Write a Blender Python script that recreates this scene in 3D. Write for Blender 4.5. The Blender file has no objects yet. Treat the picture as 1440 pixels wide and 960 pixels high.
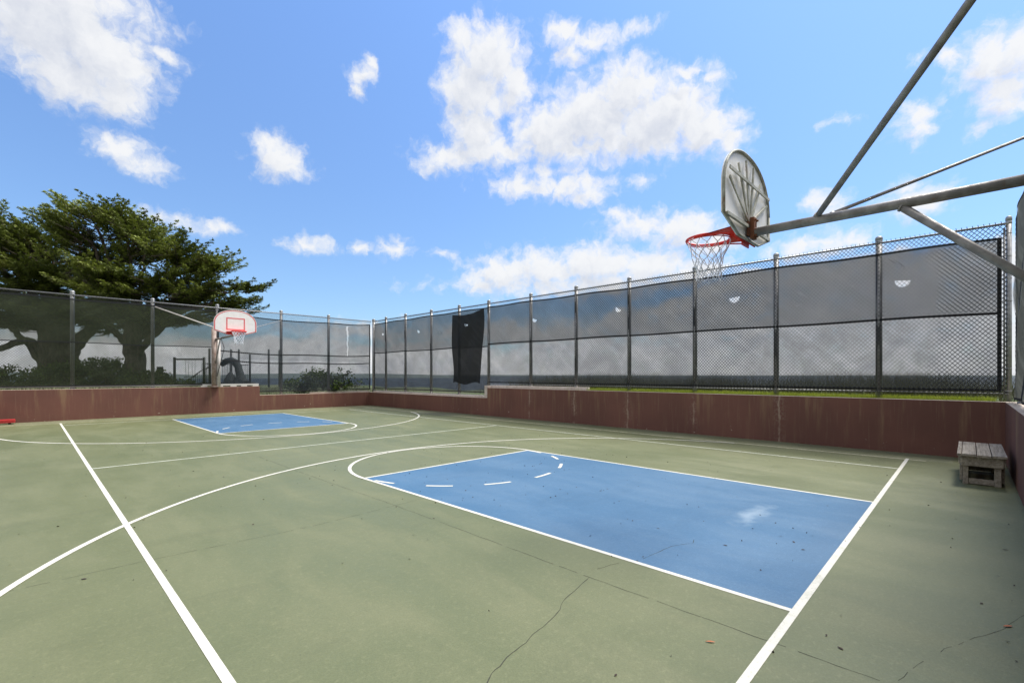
import bpy, bmesh, math, random
import numpy as np
from mathutils import Vector, Matrix
R_ = math.radians
random.seed(7); rng = np.random.default_rng(11)
S = bpy.context.scene
COL = S.collection

# ------------------------------------------------------------------ camera
FPX, HY, YAW, CH = 660.8, 527.06, 0.79929, 1.541
cam_d = bpy.data.cameras.new('camera'); cam = bpy.data.objects.new('camera', cam_d); COL.objects.link(cam)
cam.location = (0, 0, CH); cam.rotation_euler = (R_(90), 0, -YAW)
cam_d.sensor_width = 36; cam_d.lens = 36 * FPX / 1440
cam_d.shift_y = (HY - 480) / 1440
cam_d.clip_start = 0.05; cam_d.clip_end = 90000
S.camera = cam
cy, sy = math.cos(YAW), math.sin(YAW)

# ------------------------------------------------------------------ light
SUN_AZ, SUN_EL = 113.0, 61.0        # azimuth measured from +Y towards +X
sd = Vector((math.sin(R_(SUN_AZ)) * math.cos(R_(SUN_EL)), math.cos(R_(SUN_AZ)) * math.cos(R_(SUN_EL)), math.sin(R_(SUN_EL))))
sun_d = bpy.data.lights.new('sun', 'SUN'); sun = bpy.data.objects.new('sun', sun_d); COL.objects.link(sun)
sun_d.energy = 2.5; sun_d.angle = R_(22); sun_d.color = (1, 0.955, 0.88)
sun.rotation_euler = (-sd).to_track_quat('-Z', 'Y').to_euler()
S.view_settings.view_transform = 'Standard'; S.view_settings.look = 'None'
S.view_settings.gamma = 1; S.view_settings.use_curve_mapping = False
S.view_settings.exposure = 1.2

# ------------------------------------------------------------------ node helpers
class NT:
    def __init__(s, tree): s.t = tree; s.n = tree.nodes; s.l = tree.links
    def new(s, typ, **kw):
        n = s.n.new(typ)
        for k, v in kw.items(): setattr(n, k, v)
        return n
    def put(s, sock, v):
        if isinstance(v, bpy.types.NodeSocket): s.l.new(v, sock)
        elif v is not None:
            try: sock.default_value = v
            except Exception: sock.default_value = (*v, 1) if len(v) == 3 else v
    def math(s, op, a, b=None, c=None, clamp=False):
        n = s.new('ShaderNodeMath', operation=op); n.use_clamp = clamp
        for i, v in enumerate((a, b, c)):
            if v is not None: s.put(n.inputs[i], v)
        return n.outputs[0]
    def vmath(s, op, a, b=None, c=None):
        n = s.new('ShaderNodeVectorMath', operation=op)
        for i, v in enumerate((a, b, c)):
            if v is not None: s.put(n.inputs[i], v)
        return n.outputs['Value'] if op in ('LENGTH', 'DOT_PRODUCT', 'DISTANCE') else n.outputs[0]
    def noise(s, vec, scale, detail=4, rough=0.55, dist=0.0):
        n = s.new('ShaderNodeTexNoise'); s.put(n.inputs['Vector'], vec)
        n.inputs['Scale'].default_value = scale; n.inputs['Detail'].default_value = detail
        n.inputs['Roughness'].default_value = rough; n.inputs['Distortion'].default_value = dist
        return n
    def ramp(s, v, lo, hi, a=0.0, b=1.0, smooth=True):
        n = s.new('ShaderNodeMapRange'); n.interpolation_type = 'SMOOTHSTEP' if smooth else 'LINEAR'
        s.put(n.inputs['Value'], v)
        for k, x in (('From Min', lo), ('From Max', hi), ('To Min', a), ('To Max', b)): s.put(n.inputs[k], x)
        return n.outputs[0]
    def mix(s, f, a, b):
        n = s.new('ShaderNodeMix', data_type='RGBA')
        s.put(n.inputs[0], f)
        for i, v in ((6, a), (7, b)):
            if isinstance(v, bpy.types.NodeSocket): s.l.new(v, n.inputs[i])
            else: n.inputs[i].default_value = (*v[:3], 1)
        return n.outputs[2]
    def mul(s, vec, k):
        return s.vmath('MULTIPLY', vec, k)

def pbr(name, col, rough=0.7, metal=0.0, spec=0.5):
    m = bpy.data.materials.new(name); m.use_nodes = True
    b = m.node_tree.nodes['Principled BSDF']
    b.inputs['Base Color'].default_value = (*col, 1); b.inputs['Roughness'].default_value = rough
    b.inputs['Metallic'].default_value = metal; b.inputs['Specular IOR Level'].default_value = spec
    return m, NT(m.node_tree), b
def coord(T): return T.new('ShaderNodeTexCoord').outputs['Object']
def geo(T): return T.new('ShaderNodeNewGeometry').outputs['Position']
def bump(T, b, h, strength=0.3, dist=0.01):
    n = T.new('ShaderNodeBump'); n.inputs['Strength'].default_value = strength; n.inputs['Distance'].default_value = dist
    T.put(n.inputs['Height'], h); T.l.new(n.outputs[0], b.inputs['Normal'])

# ------------------------------------------------------------------ sky with clouds
W = bpy.data.worlds.new('World'); S.world = W; W.use_nodes = True
T = NT(W.node_tree)
for n in list(T.n): T.n.remove(n)
sky = T.new('ShaderNodeTexSky', sky_type='NISHITA'); sky.sun_disc = False
sky.sun_elevation = R_(SUN_EL); sky.sun_rotation = R_(SUN_AZ); sky.air_density = 1.0; sky.dust_density = 0.3; sky.ozone_density = 2.0
def ae(u, v):
    az = math.degrees(math.atan2(u - 720, FPX)); el = math.degrees(math.atan2(HY - v, math.hypot(FPX, u - 720)))
    return az, el
# every cloud lobe: place in the photo's sky, turned into compass bearing and elevation (degrees)
LOBES = [
 (60,20,150,75),(130,70,95,60),(95,110,80,38),(160,130,50,38),(40,60,80,40),(20,-40,220,70),(225,75,26,14),
 (180,212,45,22),(205,232,36,20),(150,200,22,16),
 (392,222,34,26),(380,205,22,18),(410,238,26,14),
 (510,108,16,20),(504,128,10,13),(522,92,8,10),
 (690,80,48,50),(662,130,44,50),(720,120,30,38),(668,190,38,48),(640,222,50,20),(700,210,50,22),(650,60,22,30),
 (880,130,60,45),(830,165,70,50),(940,160,62,46),(990,180,50,34),(1030,200,26,20),(770,190,55,42),(800,212,80,20),(900,190,80,40),
 (830,55,38,18),(790,45,22,18),(852,48,26,12),(806,78,22,18),(900,38,30,9),(1000,110,24,10),(965,100,30,12),
 (790,262,80,18),(735,262,38,18),(830,270,26,14),(770,240,46,10),
 (700,385,44,26),(760,378,60,26),(840,372,70,28),(920,375,70,26),(980,385,50,22),(680,398,40,14),(830,400,170,18),
 (900,318,48,20),(960,325,60,24),(1010,340,44,16),(870,305,22,12),(905,255,18,10),
 (437,342,32,13),(420,345,16,9),(556,350,26,12),(562,342,12,9),(508,350,13,8),(620,360,14,6),
 (250,312,60,12),(300,320,30,11),(225,308,26,9),
 (1290,165,34,24),(1300,180,20,22),(1392,85,52,40),(1410,135,44,40),(1440,70,50,40),(1380,180,24,14),(1340,80,16,16),
 (1163,285,28,22),(1290,283,42,20),(1270,268,24,12),(1290,85,15,9),(1176,170,22,7),(1240,348,10,8),(1160,340,46,14),(1200,336,24,10),(1130,350,60,14),
 (1060,455,260,26),(760,470,200,20),(520,470,90,14),(1350,440,160,30),(1000,495,240,12),(420,495,150,10),(200,490,170,14),(60,470,120,22),(1250,500,160,14),(650,500,160,8),
]
g = bpy.data.node_groups.new('cloud_field', 'ShaderNodeTree')
g.interface.new_socket('P', in_out='INPUT', socket_type='NodeSocketVector')
g.interface.new_socket('D', in_out='OUTPUT', socket_type='NodeSocketFloat')
G = NT(g); gi = G.new('NodeGroupInput').outputs[0]; go = G.new('NodeGroupOutput')
wn = G.noise(gi, 0.36, 6, 0.60); wv = G.vmath('SUBTRACT', wn.outputs['Color'], (0.5, 0.5, 0.5))
wp = G.vmath('MULTIPLY_ADD', wv, (3.3, 2.8, 0), gi)
cur = None
for (u, v, ru, rv) in LOBES:
    a, e = ae(u, v)
    ra = abs(ae(u + ru, v)[0] - ae(u - ru, v)[0]) / 2; re = abs(ae(u, v + rv)[1] - ae(u, v - rv)[1]) / 2
    ra *= 1.22; re *= 1.22
    q = G.vmath('MULTIPLY_ADD', wp, (1 / ra, 1 / re, 0), (-a / ra, -e / re, 0))
    d = G.vmath('LENGTH', q)
    # a size-dependent softness keeps small clouds as ragged as big ones
    d = G.math('MULTIPLY', G.math('SUBTRACT', d, 1.0), min(ra, re) ** 0.5 * 0.62)
    cur = d if cur is None else G.math('SMOOTH_MIN', cur, d, 0.12)
fb = G.noise(wp, 0.62, 8, 0.60).outputs['Fac']
fb2 = G.noise(gi, 0.16, 3, 0.5).outputs['Fac']
D = G.math('MULTIPLY_ADD', fb, 1.7, -0.85)
D = G.math('MULTIPLY_ADD', fb2, 0.7, G.math('SUBTRACT', D, 0.35))
sg = G.new('ShaderNodeSeparateXYZ'); G.l.new(gi, sg.inputs[0])
# unseen cloud added as fill light, and a cloud bank low over the sea
behind = G.math('MULTIPLY_ADD', G.ramp(G.math('ABSOLUTE', sg.outputs[0]), 58.0, 80.0, 0.0, 1.6), 1.0, -1.0)
cur = G.math('MINIMUM', cur, G.math('SUBTRACT', 0.0, behind))
btop = G.math('ADD', G.ramp(sg.outputs[0], 0.0, 26.0, 4.3, 12.0, False), G.math('MULTIPLY', G.math('SUBTRACT', G.noise(gi, 0.09, 3).outputs['Fac'], 0.5), 5.0))
bank = G.ramp(G.math('SUBTRACT', sg.outputs[1], btop), -1.5, 1.5, 0.9, -1.6)

cur = G.math('MINIMUM', cur, G.math('SUBTRACT', 0.25, bank))
D = G.math('SUBTRACT', D, cur)
G.l.new(D, go.inputs[0])
dirv = T.new('ShaderNodeTexCoord').outputs['Generated']
fx = T.vmath('DOT_PRODUCT', dirv, (sy, cy, 0)); rx = T.vmath('DOT_PRODUCT', dirv, (cy, -sy, 0))
sep = T.new('ShaderNodeSeparateXYZ'); T.l.new(dirv, sep.inputs[0])
az = T.math('MULTIPLY', T.math('ARCTAN2', rx, fx), 57.29578)
el = T.math('MULTIPLY', T.math('ARCSINE', sep.outputs[2]), 57.29578)
cb = T.new('ShaderNodeCombineXYZ'); T.l.new(az, cb.inputs[0]); T.l.new(el, cb.inputs[1])
def field(p):
    n = T.new('ShaderNodeGroup'); n.node_tree = g; T.put(n.inputs[0], p); return n.outputs[0]
d0 = field(cb.outputs[0]); d1 = field(T.vmath('ADD', cb.outputs[0], (0.9, 1.7, 0)))
dens = T.ramp(d0, -0.22, 0.72)
thick = T.ramp(d1, 0.0, 1.5)
bl = T.noise(cb.outputs[0], 0.5, 6, 0.6).outputs['Fac']
shade = T.math('MULTIPLY', thick, T.ramp(bl, 0.2, 0.75, 0.55, 1.0))
ccol = T.mix(shade, (3.4, 3.43, 3.48), (2.3, 2.45, 2.8))
# the clear sky, a little deeper blue than the raw model (polarised look of the photograph)
hs = T.new('ShaderNodeHueSaturation'); hs.inputs['Saturation'].default_value = 1.0; hs.inputs['Value'].default_value = 1.0
kk = T.ramp(el, 0.0, 42.0, 0.52, 1.0, False)
tint = T.new('ShaderNodeCombineXYZ'); T.put(tint.inputs[0], T.math('MULTIPLY', kk, 0.74)); T.put(tint.inputs[1], T.math('MULTIPLY', kk, 0.86)); T.put(tint.inputs[2], kk)
T.l.new(T.vmath('MULTIPLY', sky.outputs[0], tint.outputs[0]), hs.inputs['Color'])
fin = T.mix(T.math('MULTIPLY', dens, 0.97), hs.outputs[0], ccol)
bg = T.new('ShaderNodeBackground'); bg.inputs['Strength'].default_value = 0.12
T.l.new(fin, bg.inputs['Color']); wo = T.new('ShaderNodeOutputWorld'); T.l.new(bg.outputs[0], wo.inputs[0])
W.cycles.sampling_method = 'MANUAL'; W.cycles.sample_map_resolution = 512

# ------------------------------------------------------------------ mesh helpers
class MB:
    def __init__(s): s.v = []; s.f = []; s.sm = []
    def add(s, vs, fs, smooth=False):
        o = len(s.v); s.v += [tuple(x) for x in vs]
        for f in fs: s.f.append(tuple(i + o for i in f)); s.sm.append(smooth)
        return s
    def box(s, a, b, M=None):
        (x0, y0, z0), (x1, y1, z1) = a, b
        vs = [Vector(p) for p in ((x0,y0,z0),(x1,y0,z0),(x1,y1,z0),(x0,y1,z0),(x0,y0,z1),(x1,y0,z1),(x1,y1,z1),(x0,y1,z1))]
        if M: vs = [M @ p for p in vs]
        return s.add(vs, [(0,3,2,1),(4,5,6,7),(0,1,5,4),(1,2,6,5),(2,3,7,6),(3,0,4,7)])
    def tube(s, pts, r, n=10, cap=True, smooth=True):
        pts = [Vector(p) for p in pts]; k = len(pts)
        rs = r if isinstance(r, (list, tuple)) else [r] * k
        rings = []; prev = None
        for i, p in enumerate(pts):
            t = (pts[min(i+1, k-1)] - pts[max(i-1, 0)]).normalized()
            if prev is None:
                up = Vector((0,0,1)) if abs(t.z) < 0.9 else Vector((1,0,0))
                x = t.cross(up).normalized()
            else: x = (prev - t * prev.dot(t)).normalized()
            prev = x; y = t.cross(x)
            rings += [p + (x * math.cos(2*math.pi*j/n) + y * math.sin(2*math.pi*j/n)) * rs[i] for j in range(n)]
        fs = [(i*n+j, i*n+(j+1)%n, (i+1)*n+(j+1)%n, (i+1)*n+j) for i in range(k-1) for j in range(n)]
        s.add(rings, fs, smooth)
        if cap:
            o = len(s.v) - len(rings)
            s.f.append(tuple(o + j for j in range(n))[::-1]); s.sm.append(False)
            s.f.append(tuple(o + (k-1)*n + j for j in range(n))); s.sm.append(False)
        return s
    def prism(s, outline, y0, y1, M=None):      # outline in x,z ; thickness in y
        n = len(outline)
        vs = [Vector((x, y0, z)) for x, z in outline] + [Vector((x, y1, z)) for x, z in outline]
        if M: vs = [M @ p for p in vs]
        return s.add(vs, [tuple(range(n)), tuple(range(2*n-1, n-1, -1))] + [(i, i+n, (i+1)%n+n, (i+1)%n) for i in range(n)])
    def build(s, name, mat, parent=None, loc=None, bevel=0):
        me = bpy.data.meshes.new(name); me.from_pydata(s.v, [], s.f)
        me.polygons.foreach_set('use_smooth', s.sm); me.update()
        if mat: me.materials.append(mat)
        o = bpy.data.objects.new(name, me); COL.objects.link(o)
        if parent: o.parent = parent
        if loc: o.location = loc
        if bevel:
            bv = o.modifiers.new('bevel', 'BEVEL'); bv.width = bevel; bv.segments = 2; bv.limit_method = 'ANGLE'
        return o
def quads_obj(name, V, mat, parent=None, k=4, colr=None):
    n = len(V) // k
    me = bpy.data.meshes.new(name)
    me.vertices.add(len(V)); me.vertices.foreach_set('co', np.asarray(V, dtype=np.float32).ravel())
    me.loops.add(n*k); me.loops.foreach_set('vertex_index', np.arange(n*k, dtype=np.int32))
    me.polygons.add(n); me.polygons.foreach_set('loop_start', np.arange(0, n*k, k, dtype=np.int32))
    me.polygons.foreach_set('loop_total', np.full(n, k, dtype=np.int32))
    if colr is not None:
        at = me.attributes.new('tone', 'FLOAT', 'POINT'); at.data.foreach_set('value', np.repeat(colr, k).astype(np.float32))
    me.update(calc_edges=True); me.validate()
    if mat: me.materials.append(mat)
    o = bpy.data.objects.new(name, me); COL.objects.link(o)
    if parent: o.parent = parent
    return o
def thing(name, label, cat, loc=(0,0,0), group=None):
    o = bpy.data.objects.new(name, None); COL.objects.link(o); o.location = loc
    o.empty_display_size = 0.2; o['label'] = label; o['category'] = cat
    if group: o['group'] = group
    return o
def tag(o, label=None, cat=None, group=None, kind=None):
    for k, v in (('label', label), ('category', cat), ('group', group), ('kind', kind)):
        if v: o[k] = v
    return o
def px(u, v, d):                                  # a point at depth d along the view of the photograph (layout only)
    l = (u - 720) / FPX * d
    return Vector((d*sy + l*cy, d*cy - l*sy, CH + (HY - v) / FPX * d))

# ------------------------------------------------------------------ materials
def mat_court(name, c1, c2, c3, rough=0.52, worn=False):
    m, T, b = pbr(name, c1, rough, spec=0.5)
    p = geo(T)
    n1 = T.noise(p, 0.35, 5, 0.6, 0.6).outputs['Fac']; n2 = T.noise(T.mul(p, (1.0, 0.35, 1)), 1.5, 6, 0.65, 0.4).outputs['Fac']
    n3 = T.noise(p, 260, 2, 0.6).outputs['Fac']; n4 = T.noise(p, 9, 5, 0.7).outputs['Fac']
    n5 = T.noise(T.mul(p, (0.3, 1.0, 1)), 2.2, 5, 0.6, 0.8).outputs['Fac']
    c = T.mix(T.ramp(n1, 0.35, 0.65), c1, c2)
    c = T.mix(T.math('MULTIPLY', T.ramp(n2, 0.40, 0.74), 0.6), c, c3)
    c = T.mix(T.math('MULTIPLY', T.ramp(n5, 0.50, 0.78), 0.28), c, tuple(x*0.62 for x in c1))
    c = T.mix(T.math('MULTIPLY', T.ramp(n4, 0.5, 0.8), 0.22), c, tuple(x*0.7 for x in c1))
    c = T.mix(T.ramp(n3, 0.3, 0.8, 0.0, 0.18), c, tuple(min(1, x*1.6) for x in c1))
    g1 = T.noise(p, 75, 3, 0.75).outputs['Fac']; g2 = T.noise(p, 26, 5, 0.75).outputs['Fac']
    c = T.mix(T.ramp(g1, 0.35, 0.7, 0.0, 0.30), c, tuple(x*0.55 for x in c1)); c = T.mix(T.ramp(g2, 0.5, 0.75, 0.0, 0.30), c, tuple(min(1, x*1.5) for x in c3))
    # small dark specks of grit
    sp = T.noise(p, 38, 2, 0.5).outputs['Fac']
    c = T.mix(T.math('MULTIPLY', T.ramp(sp, 0.76, 0.78), 0.4), c, (0.03, 0.03, 0.022))
    if worn:
        q = T.vmath('MULTIPLY', T.vmath('SUBTRACT', p, (5.62, 1.72, 0)), (1.4, 5.5, 0))
        q = T.vmath('ADD', q, T.vmath('MULTIPLY', T.vmath('SUBTRACT', T.noise(p, 6, 4).outputs['Color'], (0.5,0.5,0.5)), (1.4,1.4,0)))
        f = T.ramp(T.vmath('LENGTH', q), 0.0, 0.95, 0.34, 0.0)
        c = T.mix(f, c, (0.5, 0.58, 0.62))
        w = T.noise(p, 3.2, 6, 0.7, 1.2).outputs['Fac']
        c = T.mix(T.ramp(w, 0.62, 0.8, 0, 0.25), c, (0.22, 0.32, 0.42))
    T.l.new(c, b.inputs['Base Color'])
    T.put(b.inputs['Roughness'], T.ramp(n2, 0.3, 0.8, rough - 0.08, rough + 0.1))
    bump(T, b, g1, 0.5, 0.003)
    return m
M_green = mat_court('court_green', (0.130, 0.145, 0.064), (0.160, 0.170, 0.079), (0.200, 0.200, 0.106))
M_strip = mat_court('gutter_green', (0.150, 0.170, 0.085), (0.185, 0.190, 0.110), (0.23, 0.215, 0.14))
M_blue = mat_court('court_blue', (0.060, 0.145, 0.250), (0.075, 0.165, 0.275), (0.11, 0.195, 0.29), worn=True)
def mat_line():
    m, T, b = pbr('line_paint', (0.78, 0.76, 0.68), 0.6)
    p = geo(T); n = T.noise(p, 14, 6, 0.7).outputs['Fac']; n2 = T.noise(p, 120, 2).outputs['Fac']
    c = T.mix(T.ramp(n, 0.45, 0.75, 0, 0.45), (0.70, 0.67, 0.58), (0.50, 0.50, 0.40))
    c = T.mix(T.ramp(n2, 0.58, 0.70, 0, 0.4), c, (0.2, 0.22, 0.15)); c = T.mix(T.ramp(T.noise(p, 3.5, 5, 0.7).outputs['Fac'], 0.48, 0.70, 0, 0.5), c, (0.42, 0.43, 0.33))
    T.l.new(c, b.inputs['Base Color']); bump(T, b, n2, 0.2, 0.002); return m
M_line = mat_line()
def mat_thin(name, a, wear, under):
    m, T, b = pbr(name, a, 0.65); p = geo(T)
    n = T.noise(p, 5, 6, 0.75).outputs['Fac']
    T.l.new(T.mix(T.ramp(n, 0.38, 0.68, 0, wear), a, under), b.inputs['Base Color']); return m
M_faded = mat_thin('faded_line', (0.62, 0.63, 0.52), 0.6, (0.24, 0.27, 0.18))
M_curb = mat_thin('curb_line', (0.62, 0.58, 0.40), 0.75, (0.24, 0.24, 0.13))
M_crack, _, _ = pbr('crack', (0.05, 0.052, 0.035), 0.9)
def mat_wall():
    m, T, b = pbr('brown_wall', (0.13, 0.045, 0.035), 0.75)
    p = geo(T); nrm = T.new('ShaderNodeNewGeometry').outputs['Normal']
    sp = T.new('ShaderNodeSeparateXYZ'); T.l.new(p, sp.inputs[0]); sn = T.new('ShaderNodeSeparateXYZ'); T.l.new(nrm, sn.inputs[0])
    big = T.noise(p, 0.6, 4).outputs['Fac']; st = T.noise(T.mul(p, (3.2, 3.2, 0.28)), 1.6, 6, 0.62).outputs['Fac']
    st2 = T.noise(T.mul(p, (9, 9, 0.5)), 2.4, 5, 0.6).outputs['Fac']; fine = T.noise(p, 22, 6, 0.7).outputs['Fac']
    c = T.mix(T.ramp(big, 0.35, 0.65), (0.135, 0.055, 0.040), (0.172, 0.070, 0.050))
    # pale run-off streaks, stronger near the top edge
    zt = T.ramp(sp.outputs[2], 0.1, 1.0, 0.35, 1.0)
    c = T.mix(T.math('MULTIPLY', T.math('MULTIPLY', T.ramp(st, 0.50, 0.78), zt), 0.6), c, (0.34, 0.23, 0.12))
    c = T.mix(T.math('MULTIPLY', T.ramp(st2, 0.55, 0.72), 0.22), c, (0.30, 0.19, 0.12))
    c = T.mix(T.ramp(fine, 0.55, 0.8, 0, 0.3), c, (0.11, 0.045, 0.035))
    # lime runs at the pour joints of the long wall
    joint = None
    for yy in (3.15, 5.15, 7.1, 9.0, 10.93):
        w = T.math('ADD', sp.outputs[1], T.math('MULTIPLY', T.math('SUBTRACT', T.noise(p, 2.5, 5, 0.7).outputs['Fac'], 0.5), 0.16))
        dd = T.math('ABSOLUTE', T.math('SUBTRACT', w, yy))
        j = T.ramp(dd, 0.008, 0.03, 0.8, 0.0); j2 = T.ramp(dd, 0.03, 0.22, 0.3, 0.0)
        j = T.math('MAXIMUM', j, T.math('MULTIPLY', j2, T.ramp(fine, 0.45, 0.6)))
        joint = j if joint is None else T.math('MAXIMUM', joint, j)
    joint = T.math('MULTIPLY', joint, T.math('GREATER_THAN', sp.outputs[0], 12.05))
    joint = T.math('MULTIPLY', joint, T.ramp(T.noise(p, 3.0, 4).outputs['Fac'], 0.38, 0.6))
    c = T.mix(T.math('MULTIPLY', joint, 0.7), c, (0.42, 0.33, 0.25))
    # chips near the floor
    chip = T.math('MULTIPLY', T.ramp(T.noise(p, 7, 5, 0.65).outputs['Fac'], 0.67, 0.70), T.ramp(sp.outputs[2], 0.1, 0.4, 0.8, 0.0))
    c = T.mix(chip, c, (0.5, 0.42, 0.33))
    # bare cream concrete on the top face
    top = T.math('GREATER_THAN', sn.outputs[2], 0.5)
    tc = T.mix(T.ramp(fine, 0.35, 0.7), (0.60, 0.50, 0.40), (0.36, 0.27, 0.20))
    c = T.mix(top, c, tc)
    T.l.new(c, b.inputs['Base Color']); bump(T, b, fine, 0.35, 0.006); return m
M_wall = mat_wall()
def mat_galv(name, a, bcol, rough=0.45, metal=0.55, rust=0.0):
    m, T, b = pbr(name, a, rough, metal); p = coord(T)
    n = T.noise(p, 9, 5, 0.65).outputs['Fac']; n2 = T.noise(p, 45, 3).outputs['Fac']
    c = T.mix(T.ramp(n, 0.35, 0.65), a, bcol)
    if rust: c = T.mix(T.ramp(T.noise(p, 5, 6, 0.7).outputs['Fac'], 0.62 - 0.2*rust, 0.75, 0, 0.9), c, (0.20, 0.075, 0.03))
    T.l.new(c, b.inputs['Base Color']); T.put(b.inputs['Roughness'], T.ramp(n2, 0.3, 0.7, rough-0.1, rough+0.15))
    bump(T, b, n2, 0.12, 0.002); return m
M_galv = mat_galv('galvanised', (0.42, 0.42, 0.42), (0.30, 0.30, 0.31))
M_pipe = mat_galv('pipe_grey', (0.36, 0.34, 0.325), (0.23, 0.215, 0.205), 0.55, 0.2, 0.25)
M_wire = mat_galv('wire', (0.020, 0.021, 0.023), (0.014, 0.015, 0.016), 0.7, 0.0)
M_rustypost = mat_galv('rusty_post', (0.38, 0.30, 0.26), (0.25, 0.18, 0.145), 0.7, 0.05, 0.3)
M_whitepost = mat_galv('white_post', (0.68, 0.64, 0.60), (0.55, 0.50, 0.46), 0.6, 0.0, 0.25)
M_rust = mat_galv('rust', (0.22, 0.08, 0.035), (0.11, 0.045, 0.025), 0.85, 0.1)
M_boardback = mat_galv('board_white', (0.92, 0.91, 0.88), (0.85, 0.84, 0.80), 0.5, 0.0, 0.03)
M_rib = mat_galv('board_rib', (0.50, 0.50, 0.44), (0.27, 0.27, 0.21), 0.6, 0.0, 0.35)
M_red, _, _ = pbr('rim_red', (0.80, 0.045, 0.03), 0.45)
M_pink = mat_thin('faded_red', (0.72, 0.13, 0.14), 0.3, (0.75, 0.42, 0.42))
M_net, _, _ = pbr('net_cord', (0.74, 0.76, 0.80), 0.8)
M_hem, _, _ = pbr('hem', (0.012, 0.013, 0.015), 0.85)

def mat_fabric(name, open_, col, holes=(), axis=1, seam=None, open2=None, trans=0.35, rip=None, streak=1.09):
    """woven windscreen: an open weave one can see through"""
    m, T, b = pbr(name, col, 0.75, spec=0.25)
    p = geo(T); sp = T.new('ShaderNodeSeparateXYZ'); T.l.new(p, sp.inputs[0]); z = sp.outputs[2]; a = sp.outputs[axis]
    cr = T.noise(T.mul(p, (1, 1, 1)), 1.1, 4, 0.6, 0.8).outputs['Fac']
    dg = T.new('ShaderNodeVectorRotate', rotation_type='X_AXIS' if axis == 1 else 'Y_AXIS'); T.l.new(p, dg.inputs['Vector']); dg.inputs['Angle'].default_value = R_(-38 if axis == 1 else 25)
    dn = T.noise(T.mul(dg.outputs[0], (0.6, 0.35, 3.2) if axis == 1 else (0.35, 0.6, 3.0)), 1.6, 5, 0.55, 0.3).outputs['Fac']
    weave = T.noise(T.mul(p, (2, 2, 30)), 6, 2, 0.6).outputs['Fac']
    o = T.ramp(cr, 0.3, 0.7, open_*0.88, open_*1.12)
    if seam is not None:
        up = T.math('GREATER_THAN', z, seam)
        o2 = T.ramp(cr, 0.3, 0.7, open2*0.85, open2*1.15)
        o = T.math('ADD', T.math('MULTIPLY', up, o), T.math('MULTIPLY', T.math('SUBTRACT', 1.0, up), o2))
    o = T.math('MULTIPLY', o, T.ramp(dn, 0.50, 0.66, 1.0, streak))
    o = T.math('MULTIPLY', o, T.ramp(weave, 0.3, 0.7, 0.93, 1.07))
    hole = None
    for ih, (s, zc, r) in enumerate(holes):
        da = T.math('DIVIDE', T.math('SUBTRACT', a, s), r); dz = T.math('DIVIDE', T.math('SUBTRACT', z, zc), r)
        dd = T.math('SQRT', T.math('ADD', T.math('MULTIPLY', da, da), T.math('MULTIPLY', dz, dz)))
        tilt = T.math('MULTIPLY_ADD', da, (-0.18, -0.5, 0.3, -0.35, -0.6, 0.12, -0.12)[ih % 7], dz)
        h = T.math('MULTIPLY', T.math('LESS_THAN', dd, 1.0), T.math('LESS_THAN', tilt, 0.05))
        hole = h if hole is None else T.math('MAXIMUM', hole, h)
    if rip:
        s, z0, z1, w = rip
        wob = T.math('MULTIPLY', T.math('SUBTRACT', T.noise(T.mul(p, (0, 0, 1)), 2.2, 4, 0.6).outputs['Fac'], 0.5), 0.35)
        wid = T.ramp(z, z0, z1, 0.015, w)
        h = T.math('LESS_THAN', T.math('ABSOLUTE', T.math('SUBTRACT', T.math('ADD', a, wob), s)), wid)
        h = T.math('MULTIPLY', h, T.math('MULTIPLY', T.math('GREATER_THAN', z, z0), T.math('LESS_THAN', z, z1)))
        hole = h if hole is None else T.math('MAXIMUM', hole, h)
    if hole is not None: o = T.math('MAXIMUM', o, hole)
    c = T.mix(T.ramp(dn, 0.45, 0.68, 0, 0.35), col, tuple(min(1, x*2.2) for x in col))
    T.l.new(c, b.inputs['Base Color'])
    tl = T.new('ShaderNodeBsdfTranslucent'); T.l.new(c, tl.inputs[0])
    mx = T.new('ShaderNodeMixShader'); mx.inputs[0].default_value = trans
    T.l.new(b.outputs[0], mx.inputs[1]); T.l.new(tl.outputs[0], mx.inputs[2])
    tr = T.new('ShaderNodeBsdfTransparent'); m2 = T.new('ShaderNodeMixShader')
    T.put(m2.inputs[0], o); T.l.new(mx.outputs[0], m2.inputs[1]); T.l.new(tr.outputs[0], m2.inputs[2])
    T.l.new(m2.outputs[0], T.n['Material Output'].inputs[0])
    bump(T, b, dn, 0.12, 0.02)
    return m

def mat_leaf(name, dark, light, brown, trans=0.25):
    m, T, b = pbr(name, dark, 0.65, spec=0.3); p = geo(T)
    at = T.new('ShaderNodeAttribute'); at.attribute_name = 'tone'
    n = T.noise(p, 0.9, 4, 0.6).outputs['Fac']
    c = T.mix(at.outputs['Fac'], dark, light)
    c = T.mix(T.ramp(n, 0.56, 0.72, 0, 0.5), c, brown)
    T.l.new(c, b.inputs['Base Color'])
    tl = T.new('ShaderNodeBsdfTranslucent'); T.l.new(c, tl.inputs[0])
    mx = T.new('ShaderNodeMixShader'); mx.inputs[0].default_value = trans
    T.l.new(b.outputs[0], mx.inputs[1]); T.l.new(tl.outputs[0], mx.inputs[2])
    T.l.new(mx.outputs[0], T.n['Material Output'].inputs[0]); return m
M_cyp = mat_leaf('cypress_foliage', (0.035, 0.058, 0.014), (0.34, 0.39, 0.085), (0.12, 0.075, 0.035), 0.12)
M_bushleaf = mat_leaf('bush_foliage', (0.03, 0.055, 0.012), (0.14, 0.20, 0.04), (0.05, 0.05, 0.02))
M_grass = mat_leaf('grass_blade', (0.15, 0.22, 0.02), (0.46, 0.50, 0.06), (0.42, 0.38, 0.12), 0.45)
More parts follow.
